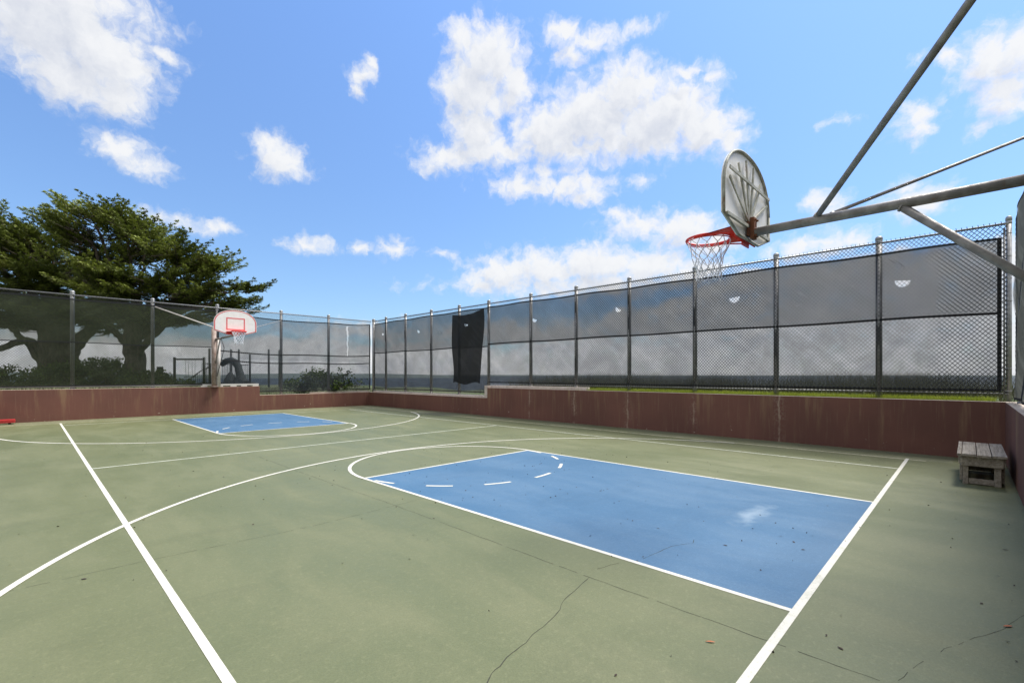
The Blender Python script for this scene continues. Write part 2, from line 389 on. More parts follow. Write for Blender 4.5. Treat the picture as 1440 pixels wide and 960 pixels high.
M_dry = mat_leaf('dry_stalk', (0.035, 0.04, 0.018), (0.10, 0.10, 0.04), (0.12, 0.10, 0.05), 0.2)
def mat_bark():
    m, T, b = pbr('bark', (0.09, 0.07, 0.055), 0.95); p = geo(T)
    n = T.noise(T.mul(p, (5, 5, 1.1)), 1.6, 6, 0.7, 0.5).outputs['Fac']
    T.l.new(T.mix(T.ramp(n, 0.35, 0.65), (0.035, 0.028, 0.02), (0.13, 0.10, 0.08)), b.inputs['Base Color']); bump(T, b, n, 0.8, 0.05); return m
M_bark = mat_bark()
def mat_ground():
    m, T, b = pbr('ground_turf', (0.09, 0.12, 0.03), 0.95); p = geo(T)
    n = T.noise(p, 0.5, 6, 0.65).outputs['Fac']; n2 = T.noise(p, 7, 6, 0.7).outputs['Fac']
    c = T.mix(T.ramp(n, 0.35, 0.7), (0.060, 0.088, 0.022), (0.115, 0.115, 0.045)); c = T.mix(T.ramp(n2, 0.45, 0.8, 0, 0.6), c, (0.045, 0.04, 0.02))
    T.l.new(c, b.inputs['Base Color']); bump(T, b, n2, 0.6, 0.05); return m
M_ground = mat_ground()
def mat_sea():
    m, T, b = pbr('sea_water', (0.03, 0.07, 0.10), 0.55, spec=0.2); p = geo(T)
    n = T.noise(T.mul(p, (1, 1, 1)), 0.02, 8, 0.7).outputs['Fac']
    n1 = T.noise(p, 0.002, 4, 0.6).outputs['Fac']
    T.l.new(T.mix(T.ramp(n1, 0.35, 0.65), (0.014, 0.018, 0.018), (0.022, 0.028, 0.027)), b.inputs['Base Color']); bump(T, b, n, 1.0, 6.0); return m
M_sea = mat_sea()
M_hill, _, _ = pbr('hill', (0.07, 0.09, 0.08), 1.0)
def mat_wood():
    m, T, b = pbr('weathered_wood', (0.3, 0.27, 0.22), 0.85); p = coord(T)
    n = T.noise(T.mul(p, (1.2, 22, 22)), 1.5, 6, 0.65, 0.4).outputs['Fac']; n2 = T.noise(p, 7, 6, 0.7).outputs['Fac']; n3 = T.noise(p, 45, 3, 0.7).outputs['Fac']
    c = T.mix(T.ramp(n, 0.3, 0.7), (0.19, 0.16, 0.125), (0.40, 0.35, 0.28))
    c = T.mix(T.ramp(n2, 0.5, 0.72, 0, 0.6), c, (0.12, 0.11, 0.09)); c = T.mix(T.ramp(n3, 0.6, 0.75, 0, 0.5), c, (0.08, 0.075, 0.06))
    T.l.new(c, b.inputs['Base Color']); bump(T, b, n, 0.6, 0.006); return m
M_wood = mat_wood()
M_dark, _, _ = pbr('playground_dark', (0.035, 0.04, 0.04), 0.6)
M_slide, _, _ = pbr('slide_plastic', (0.012, 0.018, 0.018), 0.85)
M_chain, _, _ = pbr('chain', (0.1, 0.1, 0.1), 0.5, 0.5)
M_timber, _, _ = pbr('white_timber', (0.62, 0.58, 0.54), 0.7)
M_redplastic, _, _ = pbr('red_plastic', (0.45, 0.03, 0.03), 0.35)
M_leaforange, _, _ = pbr('leaf_orange', (0.42, 0.13, 0.04), 0.7)
M_leafdark, _, _ = pbr('leaf_dark', (0.045, 0.03, 0.02), 0.85)

# ------------------------------------------------------------------ dimensions
XR, YF, YB, XL = 12.1, 21.95, -0.46, -1.45       # inner faces of the four retaining walls
XFR, YFF, YFB = 12.40, 22.15, -0.60              # fence lines
HT, HL = 1.06, 0.67                              # wall tops
CX0, CY0, CX1, CY1 = 0.70, 0.812, 9.98, 19.85    # playing court (side lines / base lines)
MIDX = 5.31

# ------------------------------------------------------------------ terrain, sea, hills
def ground_z(x, y):
    z = 1.0
    # lower corner of the yard
    def ss(a, b, t): t = max(0, min(1, (t-a)/(b-a))); return t*t*(3-2*t)
    low = ss(12.95, 13.15, y) if x > 12 else (ss(6.85, 7.0, x) if y > 21.9 else 0)
    z = 1.02 - 0.42*low
    dx = max(0, x - 15.5); dy = max(0, y - 46)
    if x > 12 or y > 22:
        e = math.hypot(dx, dy)
        z -= 0.012*e + 0.0
        if e > 6: z -= 0.30*(e-6)
    if x > 15 and y < 40: z += 0.10*math.sin(y*0.7)*min(1, (x-15)/4) - 0
    return max(z, -60)
xs = sorted(set([-9000,-3000,-900,-300,-120,-60,-30,-15,-8,-4,-1.60,XR+0.12,12.45,12.8,13.3,14,15,16,17.5,19,21,24,28,34,42,55,75,100,140,200,260] + list(np.linspace(-1.6, XR+0.12, 18)) + [6.86, 6.99]))
ys = sorted(set([-9000,-3000,-900,-300,-120,-60,-30,-15,-8,-4,-2,-0.6,YF+0.12,22.4,22.8,23.5,24.5,26,28,30,32,35,38,42,46,50,56,64,76,95,120,160,220,280] + list(np.linspace(-0.6, YF+0.12, 26)) + [12.95, 13.0, 13.08, 13.15]))
tv = []; tf = []; nx, ny = len(xs), len(ys)
for y in ys:
    for x in xs: tv.append((x, y, ground_z(x, y)))
for j in range(ny-1):
    for i in range(nx-1):
        mx, my = (xs[i]+xs[i+1])/2, (ys[j]+ys[j+1])/2
        if -1.60 < mx < XR+0.12 and -0.6 < my < YF+0.12: continue
        tf.append((j*nx+i, j*nx+i+1, (j+1)*nx+i+1, (j+1)*nx+i))
mb = MB(); mb.add(tv, tf, True); tag(mb.build('ground', M_ground), kind='structure')
mb = MB(); mb.add([(-60000,-60000,-42),(60000,-60000,-42),(60000,60000,-42),(-60000,60000,-42)], [(0,1,2,3)])
tag(mb.build('sea', M_sea), kind='structure')
def hills(dist, u0, u1, hfun, depth):
    mb = MB(); n = 90; vs = []
    for i in range(n+1):
        u = u0 + (u1-u0)*i/n; a = YAW + math.atan2(u-720, FPX)
        for k, (dd, hh) in enumerate(((0, 0), (depth*0.5, hfun(u)*1.0), (depth, 0))):
            r = dist + dd; vs.append((r*math.sin(a), r*math.cos(a), -42 + hh))
    fs = [(i*3+k, (i+1)*3+k, (i+1)*3+k+1, i*3+k+1) for i in range(n) for k in range(2)]
    mb.add(vs, fs, True); tag(mb.build('hills', M_hill), kind='structure')
hills(7000, -500, 640, lambda u: 42 + 48*(0.45+0.25*math.sin(u*0.013+1)+0.14*math.sin(u*0.037)+0.06*math.sin(u*0.11))*max(0.0, min(1, (640-u)/180)), 3000)
hills(16000, 480, 1500, lambda u: 20 + 40*max(0, 0.3+0.3*math.sin(u*0.006+4)+0.12*math.sin(u*0.03)), 4000)

# ------------------------------------------------------------------ court floor and its paint
def sheet(name, x0, y0, x1, y1, z, mat, parent=None):
    z *= 0.3
    mb = MB(); mb.add([(x0,y0,z),(x1,y0,z),(x1,y1,z),(x0,y1,z)], [(0,1,2,3)]); return mb.build(name, mat, parent)
court = sheet('court_floor', XL-0.02, YB-0.02, XR+0.02, YF+0.02, 0.0, M_green); tag(court, kind='structure')
sheet('gutter_strip', 11.20, 0.2, XR+0.015, YF+0.015, 0.003, M_strip, court)
sheet('gutter_strip', XL, 20.78, 11.20, YF+0.015, 0.003, M_strip, court)
sheet('edge_line', 11.16, 0.55, 11.22, 20.80, 0.006, M_curb, court)
sheet('edge_line', XL, 20.74, 11.16, 20.80, 0.006, M_curb, court)
KX0, KX1, FT, FFT = 3.483, 7.143, 6.475, 14.19
sheet('blue_key', KX0, CY0, KX1, FT, 0.004, M_blue, court)
sheet('blue_key', KX0, FFT, KX1, CY1, 0.004, M_blue, court)
def lines(name, segs, w, z, mat):
    z *= 0.3
    for (x0, y0, x1, y1) in segs:
        mb = MB(); h = w/2
        if x0 == x1: mb.add([(x0-h,y0,z),(x0+h,y0,z),(x0+h,y1,z),(x0-h,y1,z)], [(0,1,2,3)])
        else: mb.add([(x0,y0-h,z),(x1,y0-h,z),(x1,y0+h,z),(x0,y0+h,z)], [(0,1,2,3)])
        mb.build(name, mat, court)
lines('side_line', [(CX0, 1.0, CX0, 20.75)], 0.05, 0.0085, M_line)
lines('base_line', [(-1.40, CY0, 11.30, CY0)], 0.05, 0.0095, M_line)
lines('side_line', [(CX1, CY0+0.025, CX1, CY1)], 0.05, 0.008, M_faded)
lines('base_line', [(CX0+.05, CY1, 11.0, CY1)], 0.05, 0.0075, M_faded)
lines('centre_line', [(CX0+0.025, 10.33, CX1+0.02, 10.33)], 0.05, 0.0095, M_faded)
lines('key_line', [(KX0, CY0+0.025, KX0, FT), (KX1, CY0+0.025, KX1, FT), (KX0, FFT, KX0, CY1), (KX1, FFT, KX1, CY1)], 0.046, 0.008, M_line)
lines('free_throw_line', [(KX0, FT, KX1, FT), (KX0, FFT, KX1, FFT)], 0.05, 0.0105, M_line)
def arc(name, cx, cy_, r, a0, a1, w, z, mat, n=72, clip=None):
    z *= 0.3
    mb = MB(); vs = []; 
    for i in range(n+1):
        a = R_(a0 + (a1-a0)*i/n)
        for rr in (r-w/2, r+w/2): vs.append((cx + rr*math.cos(a), cy_ + rr*math.sin(a), z))
    fs = []
    for i in range(n):
        a = R_(a0 + (a1-a0)*(i+.5)/n); x = cx + r*math.cos(a)
        if clip and not (clip[0] < x < clip[1]): continue
        fs.append((2*i, 2*i+1, 2*i+3, 2*i+2))
    mb.add(vs, fs); mb.build(name, mat, court)
arc('three_point_arc', MIDX, 2.38, 6.0, 2, 178, 0.055, 0.0125, M_line, 120, (XL+.02, 11.12))
arc('three_point_arc', MIDX, 18.30, 6.02, -178, -2, 0.055, 0.0125, M_line, 120, (XL+.02, 11.12))
arc('free_throw_circle', MIDX, FT, 1.83, 0, 180, 0.055, 0.0145, M_line)
arc('free_throw_circle', MIDX, FFT, 1.83, -180, 0, 0.055, 0.0145, M_line)
for cyc, s in ((FT, -1), (FFT, 1)):
    for k, (a0, a1) in enumerate(((1, 13), (26, 37), (51, 63), (77, 90), (105, 118), (132, 144), (160, 172))):
        arc('dashed_arc', MIDX, cyc, 1.80, s*a0, s*a1, 0.05, 0.0125, M_line, 8)
# cracks in the slab
def crack(pts, w, seed, rough=0.03, gap=0.0, zc=0.0032):
    zc *= 0.3 
    r = random.Random(seed); P = []
    for i in range(len(pts)-1):
        a = Vector(pts[i]); b_ = Vector(pts[i+1]); L = (b_-a).length; n = max(2, int(L/0.06)); pr = Vector((-(b_-a).y, (b_-a).x)).normalized()
        for k in range(n):
            P.append(a.lerp(b_, k/n) + pr*(r.uniform(-rough, rough)*0.5 + 0.6*rough*math.sin(k*0.9+seed))*(0 if k == 0 else 1))
    P.append(Vector(pts[-1])); mb = MB(); vs = []; fs = []
    for i, p in enumerate(P):
        t = (P[min(i+1, len(P)-1)] - P[max(i-1, 0)]).normalized(); nrm = Vector((-t.y, t.x)); ww = w*r.uniform(0.35, 1.1)/2
        vs += [(*(p + nrm*ww), zc), (*(p - nrm*ww), zc)]
    for i in range(len(P)-1):
        if r.random() > gap: fs.append((2*i, 2*i+1, 2*i+3, 2*i+2))
    mb.add(vs, fs); mb.build('crack', M_crack, court)
crack([(3.0, -0.4), (2.98, 2.07), (3.02, 4.85), (3.0, 7.7), (3.03, 9.6)], 0.006, 1, 0.005, 0.12)
crack([(-1.3, 4.92), (0.6, 4.90), (2.02, 4.80), (3.02, 4.86), (3.42, 4.90)], 0.005, 2, 0.006, 0.12)
crack([(2.96, 2.07), (2.72, 2.02), (2.53, 1.98), (2.44, 1.93), (2.34, 1.9), (2.2, 1.87), (2.09, 1.86), (2.0, 1.83), (1.9, 1.82), (1.82, 1.81), (1.74, 1.78), (1.67, 1.77), (1.6, 1.73), (1.4, 1.66)], 0.0065, 3, 0.0055)
crack([(3.06, 2.15), (3.15, 2.12), (3.29, 2.09), (3.38, 2.06)], 0.006, 4, 0.006, 0.3)
crack([(3.59, 1.96), (3.79, 1.94), (4.03, 1.92), (4.19, 1.85), (4.23, 1.81), (4.47, 1.89)], 0.006, 5, 0.006, 0.15, 0.0062)
crack([(5.0, -0.4), (4.15, -0.16), (3.6, 0.1), (3.0, 0.28)], 0.0035, 6, 0.008, 0.35)

# ------------------------------------------------------------------ retaining walls
def wall_obj(name, boxes, label):
    mb = MB()
    for a, b_ in boxes: mb.box(a, b_)
    o = mb.build(name, M_wall, bevel=0.008); tag(o, label, 'wall'); return o
# long wall with its step (an L profile drawn along its length)
mb = MB()
prof = [(YB-0.26, -0.05), (YF, -0.05), (YF, HL), (13.08, HL), (13.08, HT), (YB-0.26, HT)]
mb.add([(XR, y, z) for y, z in prof] + [(XR+0.2, y, z) for y, z in prof], [(0,1,2,3,4,5)[::-1], (6,7,8,9,10,11)] + [(i, (i+1)%6, (i+1)%6+6, i+6) for i in range(6)])
bm_fix = mb.build('retaining_wall', M_wall, bevel=0.008); tag(bm_fix, 'long brown concrete wall with one step, under the right hand fence', 'wall')
mb = MB()
prof = [(XL-0.2, -0.05), (XR+0.2, -0.05), (XR+0.2, HL), (6.95, HL), (6.95, HT), (XL-0.2, HT)]
mb.add([(x, YF+0.001, z) for x, z in prof] + [(x, YF+0.25, z) for x, z in prof], [(0,1,2,3,4,5), (6,7,8,9,10,11)[::-1]] + [(i, i+6, (i+1)%6+6, (i+1)%6) for i in range(6)])
tag(mb.build('retaining_wall', M_wall, bevel=0.008), 'streaked brown concrete wall behind the far blue key, its top stepping down right of the pole', 'wall')
mb = MB(); mb.box((XL, YB-0.25, -0.05), (XR-0.002, YB, HT+0.003))
tag(mb.build('retaining_wall', M_wall, bevel=0.008), 'short visible end of brown wall beside the wooden step, at the right edge', 'wall')
mb = MB(); mb.box((XL-0.2, YB-0.25, -0.05), (XL-0.002, YF, HT+0.003))
tag(mb.build('retaining_wall', M_wall, bevel=0.008), 'brown side wall of the court left of the camera, out of the picture', 'wall')
# fix normals
for o in bpy.data.objects:
    if o.type == 'MESH' and o.name.startswith('retaining_wall'):
        bm = bmesh.new(); bm.from_mesh(o.data); bmesh.ops.recalc_face_normals(bm, faces=bm.faces); bm.to_mesh(o.data); bm.free()

# ------------------------------------------------------------------ fences
ZTOP = 4.30
class Frame:                                     # s along the fence, n outwards, z up
    def __init__(s, org, e, n): s.o = Vector(org); s.e = Vector(e); s.n = Vector(n)
    def P(s, a, z, n=0.0): return s.o + s.e*a + s.n*n + Vector((0, 0, z))
def chain_link(F, s0, s1, zb, zt, root, pitch=0.075, r=0.0042):
    """real woven wire: slanting wires both ways, the ends twisted above the rail"""
    V = []; H = zt - zb
    def bar(a, b_, off):
        a = F.P(a[0], a[1], off); b_ = F.P(b_[0], b_[1], off); d = (b_-a).normalized(); x = d.cross(F.n).normalized()*r; y = F.n*r
        c = [x, y, -x, -y]
        for i in range(4):
            V.extend([a+c[i], a+c[(i+1)%4], b_+c[(i+1)%4], b_+c[i]])
    k = 1.12                                     # slope (diamonds a little taller than wide)
    L = H / k; s = s0 - L
    while s < s1:
        a0, z0 = s, zb; a1, z1 = s + L, zt
        if a0 < s0: z0 += (s0-a0)*k; a0 = s0
        if a1 > s1: z1 -= (a1-s1)*k; a1 = s1
        if a1 > a0 + 0.01:
            bar((a0, z0), (a1, z1), 0.0)
            bar((s0+s1-a0, z0), (s0+s1-a1, z1), 0.003)
            if z1 >= zt - 0.001: bar((a1, zt), (a1+0.006, zt+0.035), 0.001)
        s += pitch
    return quads_obj('chain_link_mesh', [tuple(v) for v in V], M_wire, root)
def post(F, s, zb, zt, root, r=0.058, n=0.085, mat=None, cap=True):
    mb = MB(); mb.tube([F.P(s, zb, n), F.P(s, zt, n)], r, 16)
    mb.tube([F.P(s, zb, n), F.P(s, zb+0.03, n)], r*1.35, 16)
    o = mb.build('post', mat or M_galv, root)
    if cap:
        mb = MB(); mb.tube([F.P(s, zt-0.05, n), F.P(s, zt, n), F.P(s, zt+0.025, n), F.P(s, zt+0.04, n)], [r*1.12, r*1.15, r*0.9, r*0.2], 16)
        mb.tube([F.P(s, zt-0.11, n), F.P(s, zt-0.049, n)], r*1.09, 16)
        mb.build('post_cap', M_galv, o)
    return o
def rail(F, s0, s1, z, root, r=0.021, n=0.03, name='top_rail'):
    mb = MB(); mb.tube([F.P(s0, z, n), F.P(s1, z, n)], r, 10); return mb.build(name, M_galv, root)
def screen(F, s0, s1, zb, zt, root, mat, n=0.034, seams=(), sag=None, seed=0, hems=True, name='windscreen', ends=(True, True), amp=0.016):
    r = random.Random(seed); ph = [r.uniform(0, 6) for _ in range(8)]
    f_t = (lambda s: sag(s)) if sag else (lambda s: 0.0)
    ns = max(8, int((s1-s0)/0.12)); nz = 26
    def off(s, z):
        q = s*0.8 + z
        return n + amp*(0.5*math.sin(3.1*q+ph[0]+0.6*math.sin(1.3*s+ph[1])) + 0.35*math.sin(6.7*(s*0.55+z)+ph[2]) + 0.25*math.sin(2.2*s+ph[3])*math.sin(1.9*z+ph[4]))
    def top(s): return zt + f_t(s) + 0.012*math.sin(s*2.3+ph[5])
    vs = []
    for j in range(nz+1):
        for i in range(ns+1):
            s = s0 + (s1-s0)*i/ns; z = zb + (top(s)-zb)*j/nz
            vs.append(F.P(s, z, off(s, z)))
    fs = [(j*(ns+1)+i, j*(ns+1)+i+1, (j+1)*(ns+1)+i+1, (j+1)*(ns+1)+i) for j in range(nz) for i in range(ns)]
    mb = MB(); mb.add(vs, fs, True); o = mb.build(name, mat, root)
    def strip(path, w, nm):
        # flat webbing tape, slightly proud of the cloth
        mb = MB(); vs = []; 
        for (s, z) in path:
            for dz in (-w/2, w/2): vs.append(F.P(s, z+dz, off(s, z)-0.006))
            
        mb.add(vs, [(2*i, 2*i+1, 2*i+3, 2*i+2) for i in range(len(path)-1)], True); mb.build(nm, M_hem, o)
    if hems:
        m = [s0 + (s1-s0)*i/ns for i in range(ns+1)]
        strip([(s, top(s)-0.02) for s in m], 0.045, 'hem'); strip([(s, zb+0.02) for s in m], 0.04, 'hem')
        for zz, w in seams: strip([(s, zz + 0.5*f_t(s) + 0.01*math.sin(s*1.7+ph[6])) for s in m], w, 'seam')
        for e, sc in zip(ends, (s0, s1)):
            if e:
                mb = MB(); vs = []
                for k in range(21):
                    z = zb + (top(sc)-zb)*k/20
                    for ds in (-0.03, 0.03): vs.append(F.P(sc+ds, z, off(sc, z)-0.007))
                mb.add(vs, [(2*i, 2*i+1, 2*i+3, 2*i+2) for i in range(20)], True); mb.build('hem', M_hem, o)
    return o

GREYC = (0.066, 0.071, 0.074)
# --- long fence on the right: s = world Y
root = thing('chain_link_fence', 'long chain link fence with grey windscreen above the right hand wall', 'fence', (XFR, 0, 0))
F = Frame((0, 0, 0), (0, 1, 0), (1, 0, 0))
HOLES = [(21.14, 3.62, 0.09), (18.04, 3.56, 0.10), (14.6, 3.60, 0.09), (10.98, 3.50, 0.10), (7.6, 3.54, 0.10), (4.25, 3.49, 0.125), (0.97, 3.46, 0.125)]
M_scrR = mat_fabric('windscreen_grey', 0.25, GREYC, HOLES, 1, 2.68, 0.48)
PY = [1.36, 3.31, 5.28, 7.26, 9.21, 11.2, 13.4]; PYL = [15.2, 17.15, 19.2, 20.95]
for s in PY: post(F, s, 1.0 if s < 13 else 0.6, 4.42, root)
for s in PYL: post(F, s, 0.6, 4.42, root)
post(F, -0.52, 0.95, 4.40, root, r=0.04, n=0.06); 
mb = MB(); mb.tube([F.P(-0.46, 1.1, 0.02), F.P(-0.46, 4.22, 0.02)], 0.014, 8)
for k in range(8): mb.tube([F.P(-0.56, 1.25+k*0.41, 0.03), F.P(-0.42, 1.25+k*0.41, 0.015)], 0.009, 6)
mb.build('tension_bar', M_galv, root)
post(F, 22.10, 0.55, 4.40, root, r=0.075, n=0.05)
rail(F, -0.52, 22.1, ZTOP, root)
rail(F, -0.52, 13.2, 1.20, root, 0.012, 0.03, 'bottom_rail'); rail(F, 13.2, 22.1, 0.74, root, 0.012, 0.03, 'bottom_rail')
chain_link(F, -0.50, 9.21, 1.19, ZTOP+0.01, root, r=0.0050); chain_link(F, 9.21, 22.1, 1.19, ZTOP+0.01, root, r=0.0038)
screen(F, -0.40, 13.42, 1.24, 4.07, root, M_scrR, seams=((2.68, 0.045),), seed=3, sag=lambda s: 0.009*s, ends=(True, False))
screen(F, 13.42, 21.98, 0.84, 4.17, root, M_scrR, seams=((2.66, 0.045),), seed=5, ends=(False, True))
chain_link(F, 13.2, 22.1, 0.75, 1.18, root)
M_conc = mat_thin('pale_concrete', (0.62, 0.54, 0.48), 0.7, (0.38, 0.31, 0.25))
for (a, b_) in (((12.315, 8.7, 1.0), (12.52, 13.16, 1.145)), ((12.315, 13.30, 0.5), (12.52, 21.9, 0.735)), ((12.14, 13.085, 0.673), (12.52, 13.28, 1.14))):
    mb = MB(); mb.box((a[0]-XFR, a[1], a[2]), (b_[0]-XFR, b_[1], b_[2])); mb.build('concrete_kerb', M_conc, root, bevel=0.01)
# --- far fence: s = world X
root2 = thing('chain_link_fence', 'chain link fence with see-through windscreen behind the far hoop', 'fence', (5, YFF, 0))
F2 = Frame((-5, 0, 0), (1, 0, 0), (0, 1, 0))
M_scrL = mat_fabric('windscreen_olive', 0.34, (0.050, 0.060, 0.034), (), 0, 2.66, 0.54, streak=1.0)
M_scrM = mat_fabric('windscreen_pale', 0.46, (0.060, 0.072, 0.082), (), 0, 2.2, 0.55, streak=1.05, rip=(11.02, 2.45, 3.95, 0.045))
for s in (-1.2, 1.05, 3.28, 5.42): post(F2, s, HT-0.02, 4.42, root2, r=0.06)
for s in (7.93, 10.12): post(F2, s, HL-0.04, 4.42, root2, r=0.06)
rail(F2, -1.4, 12.35, ZTOP, root2)
chain_link(F2, -1.4, 6.95, 1.10, ZTOP+0.01, root2); chain_link(F2, 6.95, 12.3, 0.74, ZTOP+0.01, root2)
rail(F2, -1.4, 6.95, 1.13, root2, 0.014, 0.0, 'bottom_rail')
screen(F2, -1.4, 5.35, 1.14, 4.17, root2, M_scrL, seams=((2.66, 0.03),), seed=8, n=-0.035, hems=True, ends=(False, False))
screen(F2, 5.42, 12.22, 0.80, 4.16, root2, M_scrM, seams=((2.52, 0.05), (2.14, 0.045)), seed=9, amp=0.03, n=-0.05,
       sag=lambda s: -0.16*math.sin(max(0, min(1, (s-5.4)/6.9))*math.pi) + 0.03*math.sin(s*1.5))
mb = MB(); mb.box((4.2, -0.02+0.03, HL+0.003), (7.25, 0.10, HL+0.07)); mb.build('concrete_kerb', M_conc, root2, bevel=0.01)
# --- end fence beside the camera: s = world X
root3 = thing('chain_link_fence', 'end fence with grey windscreen seen edge-on above the wooden step', 'fence', (10, YFB, 0))
F3 = Frame((-10, 0, 0), (1, 0, 0), (0, -1, 0))
M_scrB = mat_fabric('windscreen_end', 0.16, (0.24, 0.24, 0.215), (), 0, trans=0.55)
for s in (-1.2, 1.0, 3.2, 7.4, 9.3): post(F3, s, HT, 4.42, root3, n=0.06, r=0.045)
post(F3, 11.55, HT, 4.42, root3, n=0.03, r=0.04, mat=M_galv)
rail(F3, -1.4, 12.38, ZTOP, root3); chain_link(F3, -1.4, 12.35, 1.15, ZTOP+0.01, root3)
screen(F3, -1.4, 11.9, 1.12, 4.24, root3, M_scrB, seed=12, n=-0.02, amp=0.035, ends=(False, True))

# black cloth hung over the long fence
M_cloth = mat_fabric('black_cloth', 0.035, (0.016, 0.017, 0.018), [(14.6, 3.60, 0.10)], 1, trans=0.15)
Fw = Frame((XFR, 0, 0), (0, 1, 0), (1, 0, 0))
mb = MB(); vs = []; NS, NZ = 26, 40
for j in range(NZ+1):
    t = j/NZ
    for i in range(NS+1):
        q = i/NS
        s = 13.58 + 1.93*q + 0.06*math.sin(t*5+1)*(1-q) - 0.05*math.sin(t*7)*q + 0.16*(1-t)*(1-q)
        z = 1.20 + 2.93*t - 0.09*q*t - 0.10*math.sin(q*math.pi)*t*t + 0.05*math.sin(q*9)*(1-t)
        n_ = -0.035 + 0.022*math.sin(q*14 + t*3) + 0.018*math.sin(9*(q*0.8+t)) 
        vs.append(Fw.P(s, z, n_))
mb.add(vs, [(j*(NS+1)+i, j*(NS+1)+i+1, (j+1)*(NS+1)+i+1, (j+1)*(NS+1)+i) for j in range(NZ) for i in range(NS)], True)
o = mb.build('hanging_cloth', M_cloth); tag(o, 'black cloth sheet hung over one bay of the long fence', 'cloth')

# ------------------------------------------------------------------ basketball hoops
def fan_outline(w=0.69, k=1.0, n=26):
    # local: x across, z up, z=0 is rim height
    c = 0.30*k; pts = []
    for i in range(n+1):
        a = math.pi*i/n; ca, sa = math.cos(a), math.sin(a)
        pts.append((w*k*math.copysign(abs(ca)**0.9, ca), 0.30 + 0.47*k*abs(sa)**0.95))
    zb = 0.30 - 0.26*k; zc = 0.30 - 0.39*k
    pts += [(-w*k, zb), (-0.30*k, zc), (0.30*k, zc), (w*k, zb)]
    return pts
def ring(mb, c, r, t, n=40, m=8, z=0):
    vs = []
    for i in range(n):
        a = 2*math.pi*i/n
        for j in range(m):
            b_ = 2*math.pi*j/m; rr = r + t*math.cos(b_)
            vs.append((c[0]+rr*math.cos(a), c[1]+rr*math.sin(a), c[2]+t*math.sin(b_)))
    mb.add(vs, [(i*m+j, ((i+1)%n)*m+j, ((i+1)%n)*m+(j+1)%m, i*m+(j+1)%m) for i in range(n) for j in range(m)], True)
def hoop(loc, flip, L, label, zrim, base, brace_ends, pole_dx, armz, down=True, cord=0.0035, polemat=None):
    """local frame: board in the plane y=0 facing +y, arm and pole towards -y"""
    root = thing('basketball_hoop', label, 'basketball hoop', (loc[0], loc[1], 0))
    if flip: root.rotation_euler = (0, 0, math.pi)
    Z = zrim
    out = [(x, z+Z) for x, z in fan_outline()]
    mb = MB(); mb.prism(out, -0.006, 0.006); bd = mb.build('backboard', M_boardback, root)
    # rolled edge of the board on its back
    mb = MB(); mb.tube([(x*0.985, -0.018, z) for x, z in out] + [(out[0][0]*0.985, -0.018, out[0][1])], 0.014, 6); mb.build('edge_flange', M_rib, bd)
    # back ribs fan out from the bracket
    mb = MB()
    for a in (-62, -33, -10, 12, 36, 62):
        ca, sa = math.sin(R_(a)), math.cos(R_(a)); Lr = 0.64 if abs(a) > 50 else 0.60
        p0 = Vector((0.05*ca, -0.022, Z+0.10)); p1 = Vector((Lr*ca, -0.022, Z+0.10+Lr*sa)); d = (p1-p0).normalized(); x = d.cross(Vector((0,1,0)))*0.013
        mb.add([p0-x, p0+x, p1+x, p1-x, p0-x+Vector((0,-.016,0)), p0+x+Vector((0,-.016,0)), p1+x+Vector((0,-.016,0)), p1-x+Vector((0,-.016,0))], [(0,1,2,3),(7,6,5,4),(0,4,5,1),(1,5,6,2),(2,6,7,3),(3,7,4,0)])
    mb.box((-0.60, -0.052, Z+0.46), (0.60, -0.038, Z+0.49)); mb.box((-0.64, -0.045, Z+0.02), (0.64, -0.02, Z+0.05))
    mb.build('back_ribs', M_rib, bd)
    # painted marks on the front
    mb = MB(); inn = [(x*0.93, Z+0.30+(z-Z-0.30)*0.93) for x, z in out]; n = len(out)
    inn2 = [(x*0.985, Z+0.30+(z-Z-0.30)*0.985) for x, z in out]
    mb.add([(x, 0.0085, z) for x, z in inn2] + [(x, 0.0085, z) for x, z in inn], [(i, (i+1)%n, (i+1)%n+n, i+n) for i in range(n)])
    x0, x1, z0, z1, t = -0.30, 0.30, Z+0.06, Z+0.50, 0.04
    mb.box((x0, 0.0062, z0), (x1, 0.0085, z0+t)); mb.box((x0, 0.0062, z1-t), (x1, 0.0085, z1)); mb.box((x0, 0.0062, z0+t), (x0+t, 0.0085, z1-t)); mb.box((x1-t, 0.0062, z0+t), (x1, 0.0085, z1-t))
    mb.build('target_markings', M_pink, bd)
    # rim with its plate
    cyr = 0.16 + 0.2286; rr = 0.2286
    mb = MB(); ring(mb, (0, cyr, Z), rr, 0.0125); ring(mb, (0, cyr, Z-0.022), rr*0.99, 0.006)
    rim = mb.build('rim', M_red, root)
    mb = MB(); N = 28; vs = []
    hw, yb = 0.335, 0.014                        # plate half width at the board; its edges run tangent to the ring
    dd_ = math.hypot(hw, cyr-yb); al = math.atan2(cyr-yb, -hw) ; be = math.acos(rr/dd_)
    aT = math.atan2(yb-cyr, hw) + be             # tangent angle on the right
    Tp = (rr*math.cos(aT), cyr + rr*math.sin(aT))
    path = [(-Tp[0], Tp[1]), (-hw, yb), (hw, yb), Tp]
    seg = [math.dist(path[i], path[i+1]) for i in range(3)]; tl = sum(seg)
    for i in range(N+1):
        t = i/N; a = (math.pi - aT) + (2*aT + math.pi)*t if True else 0
        ix, iy = rr*math.cos(a), cyr + rr*math.sin(a)
        q_ = t*tl; k = 0
        while k < 2 and q_ > seg[k]: q_ -= seg[k]; k += 1
        f_ = min(1, q_/seg[k]); ox = path[k][0] + (path[k+1][0]-path[k][0])*f_; oy = path[k][1] + (path[k+1][1]-path[k][1])*f_
        vs += [(ix, iy, Z-0.004), (ox, oy, Z-0.004)]
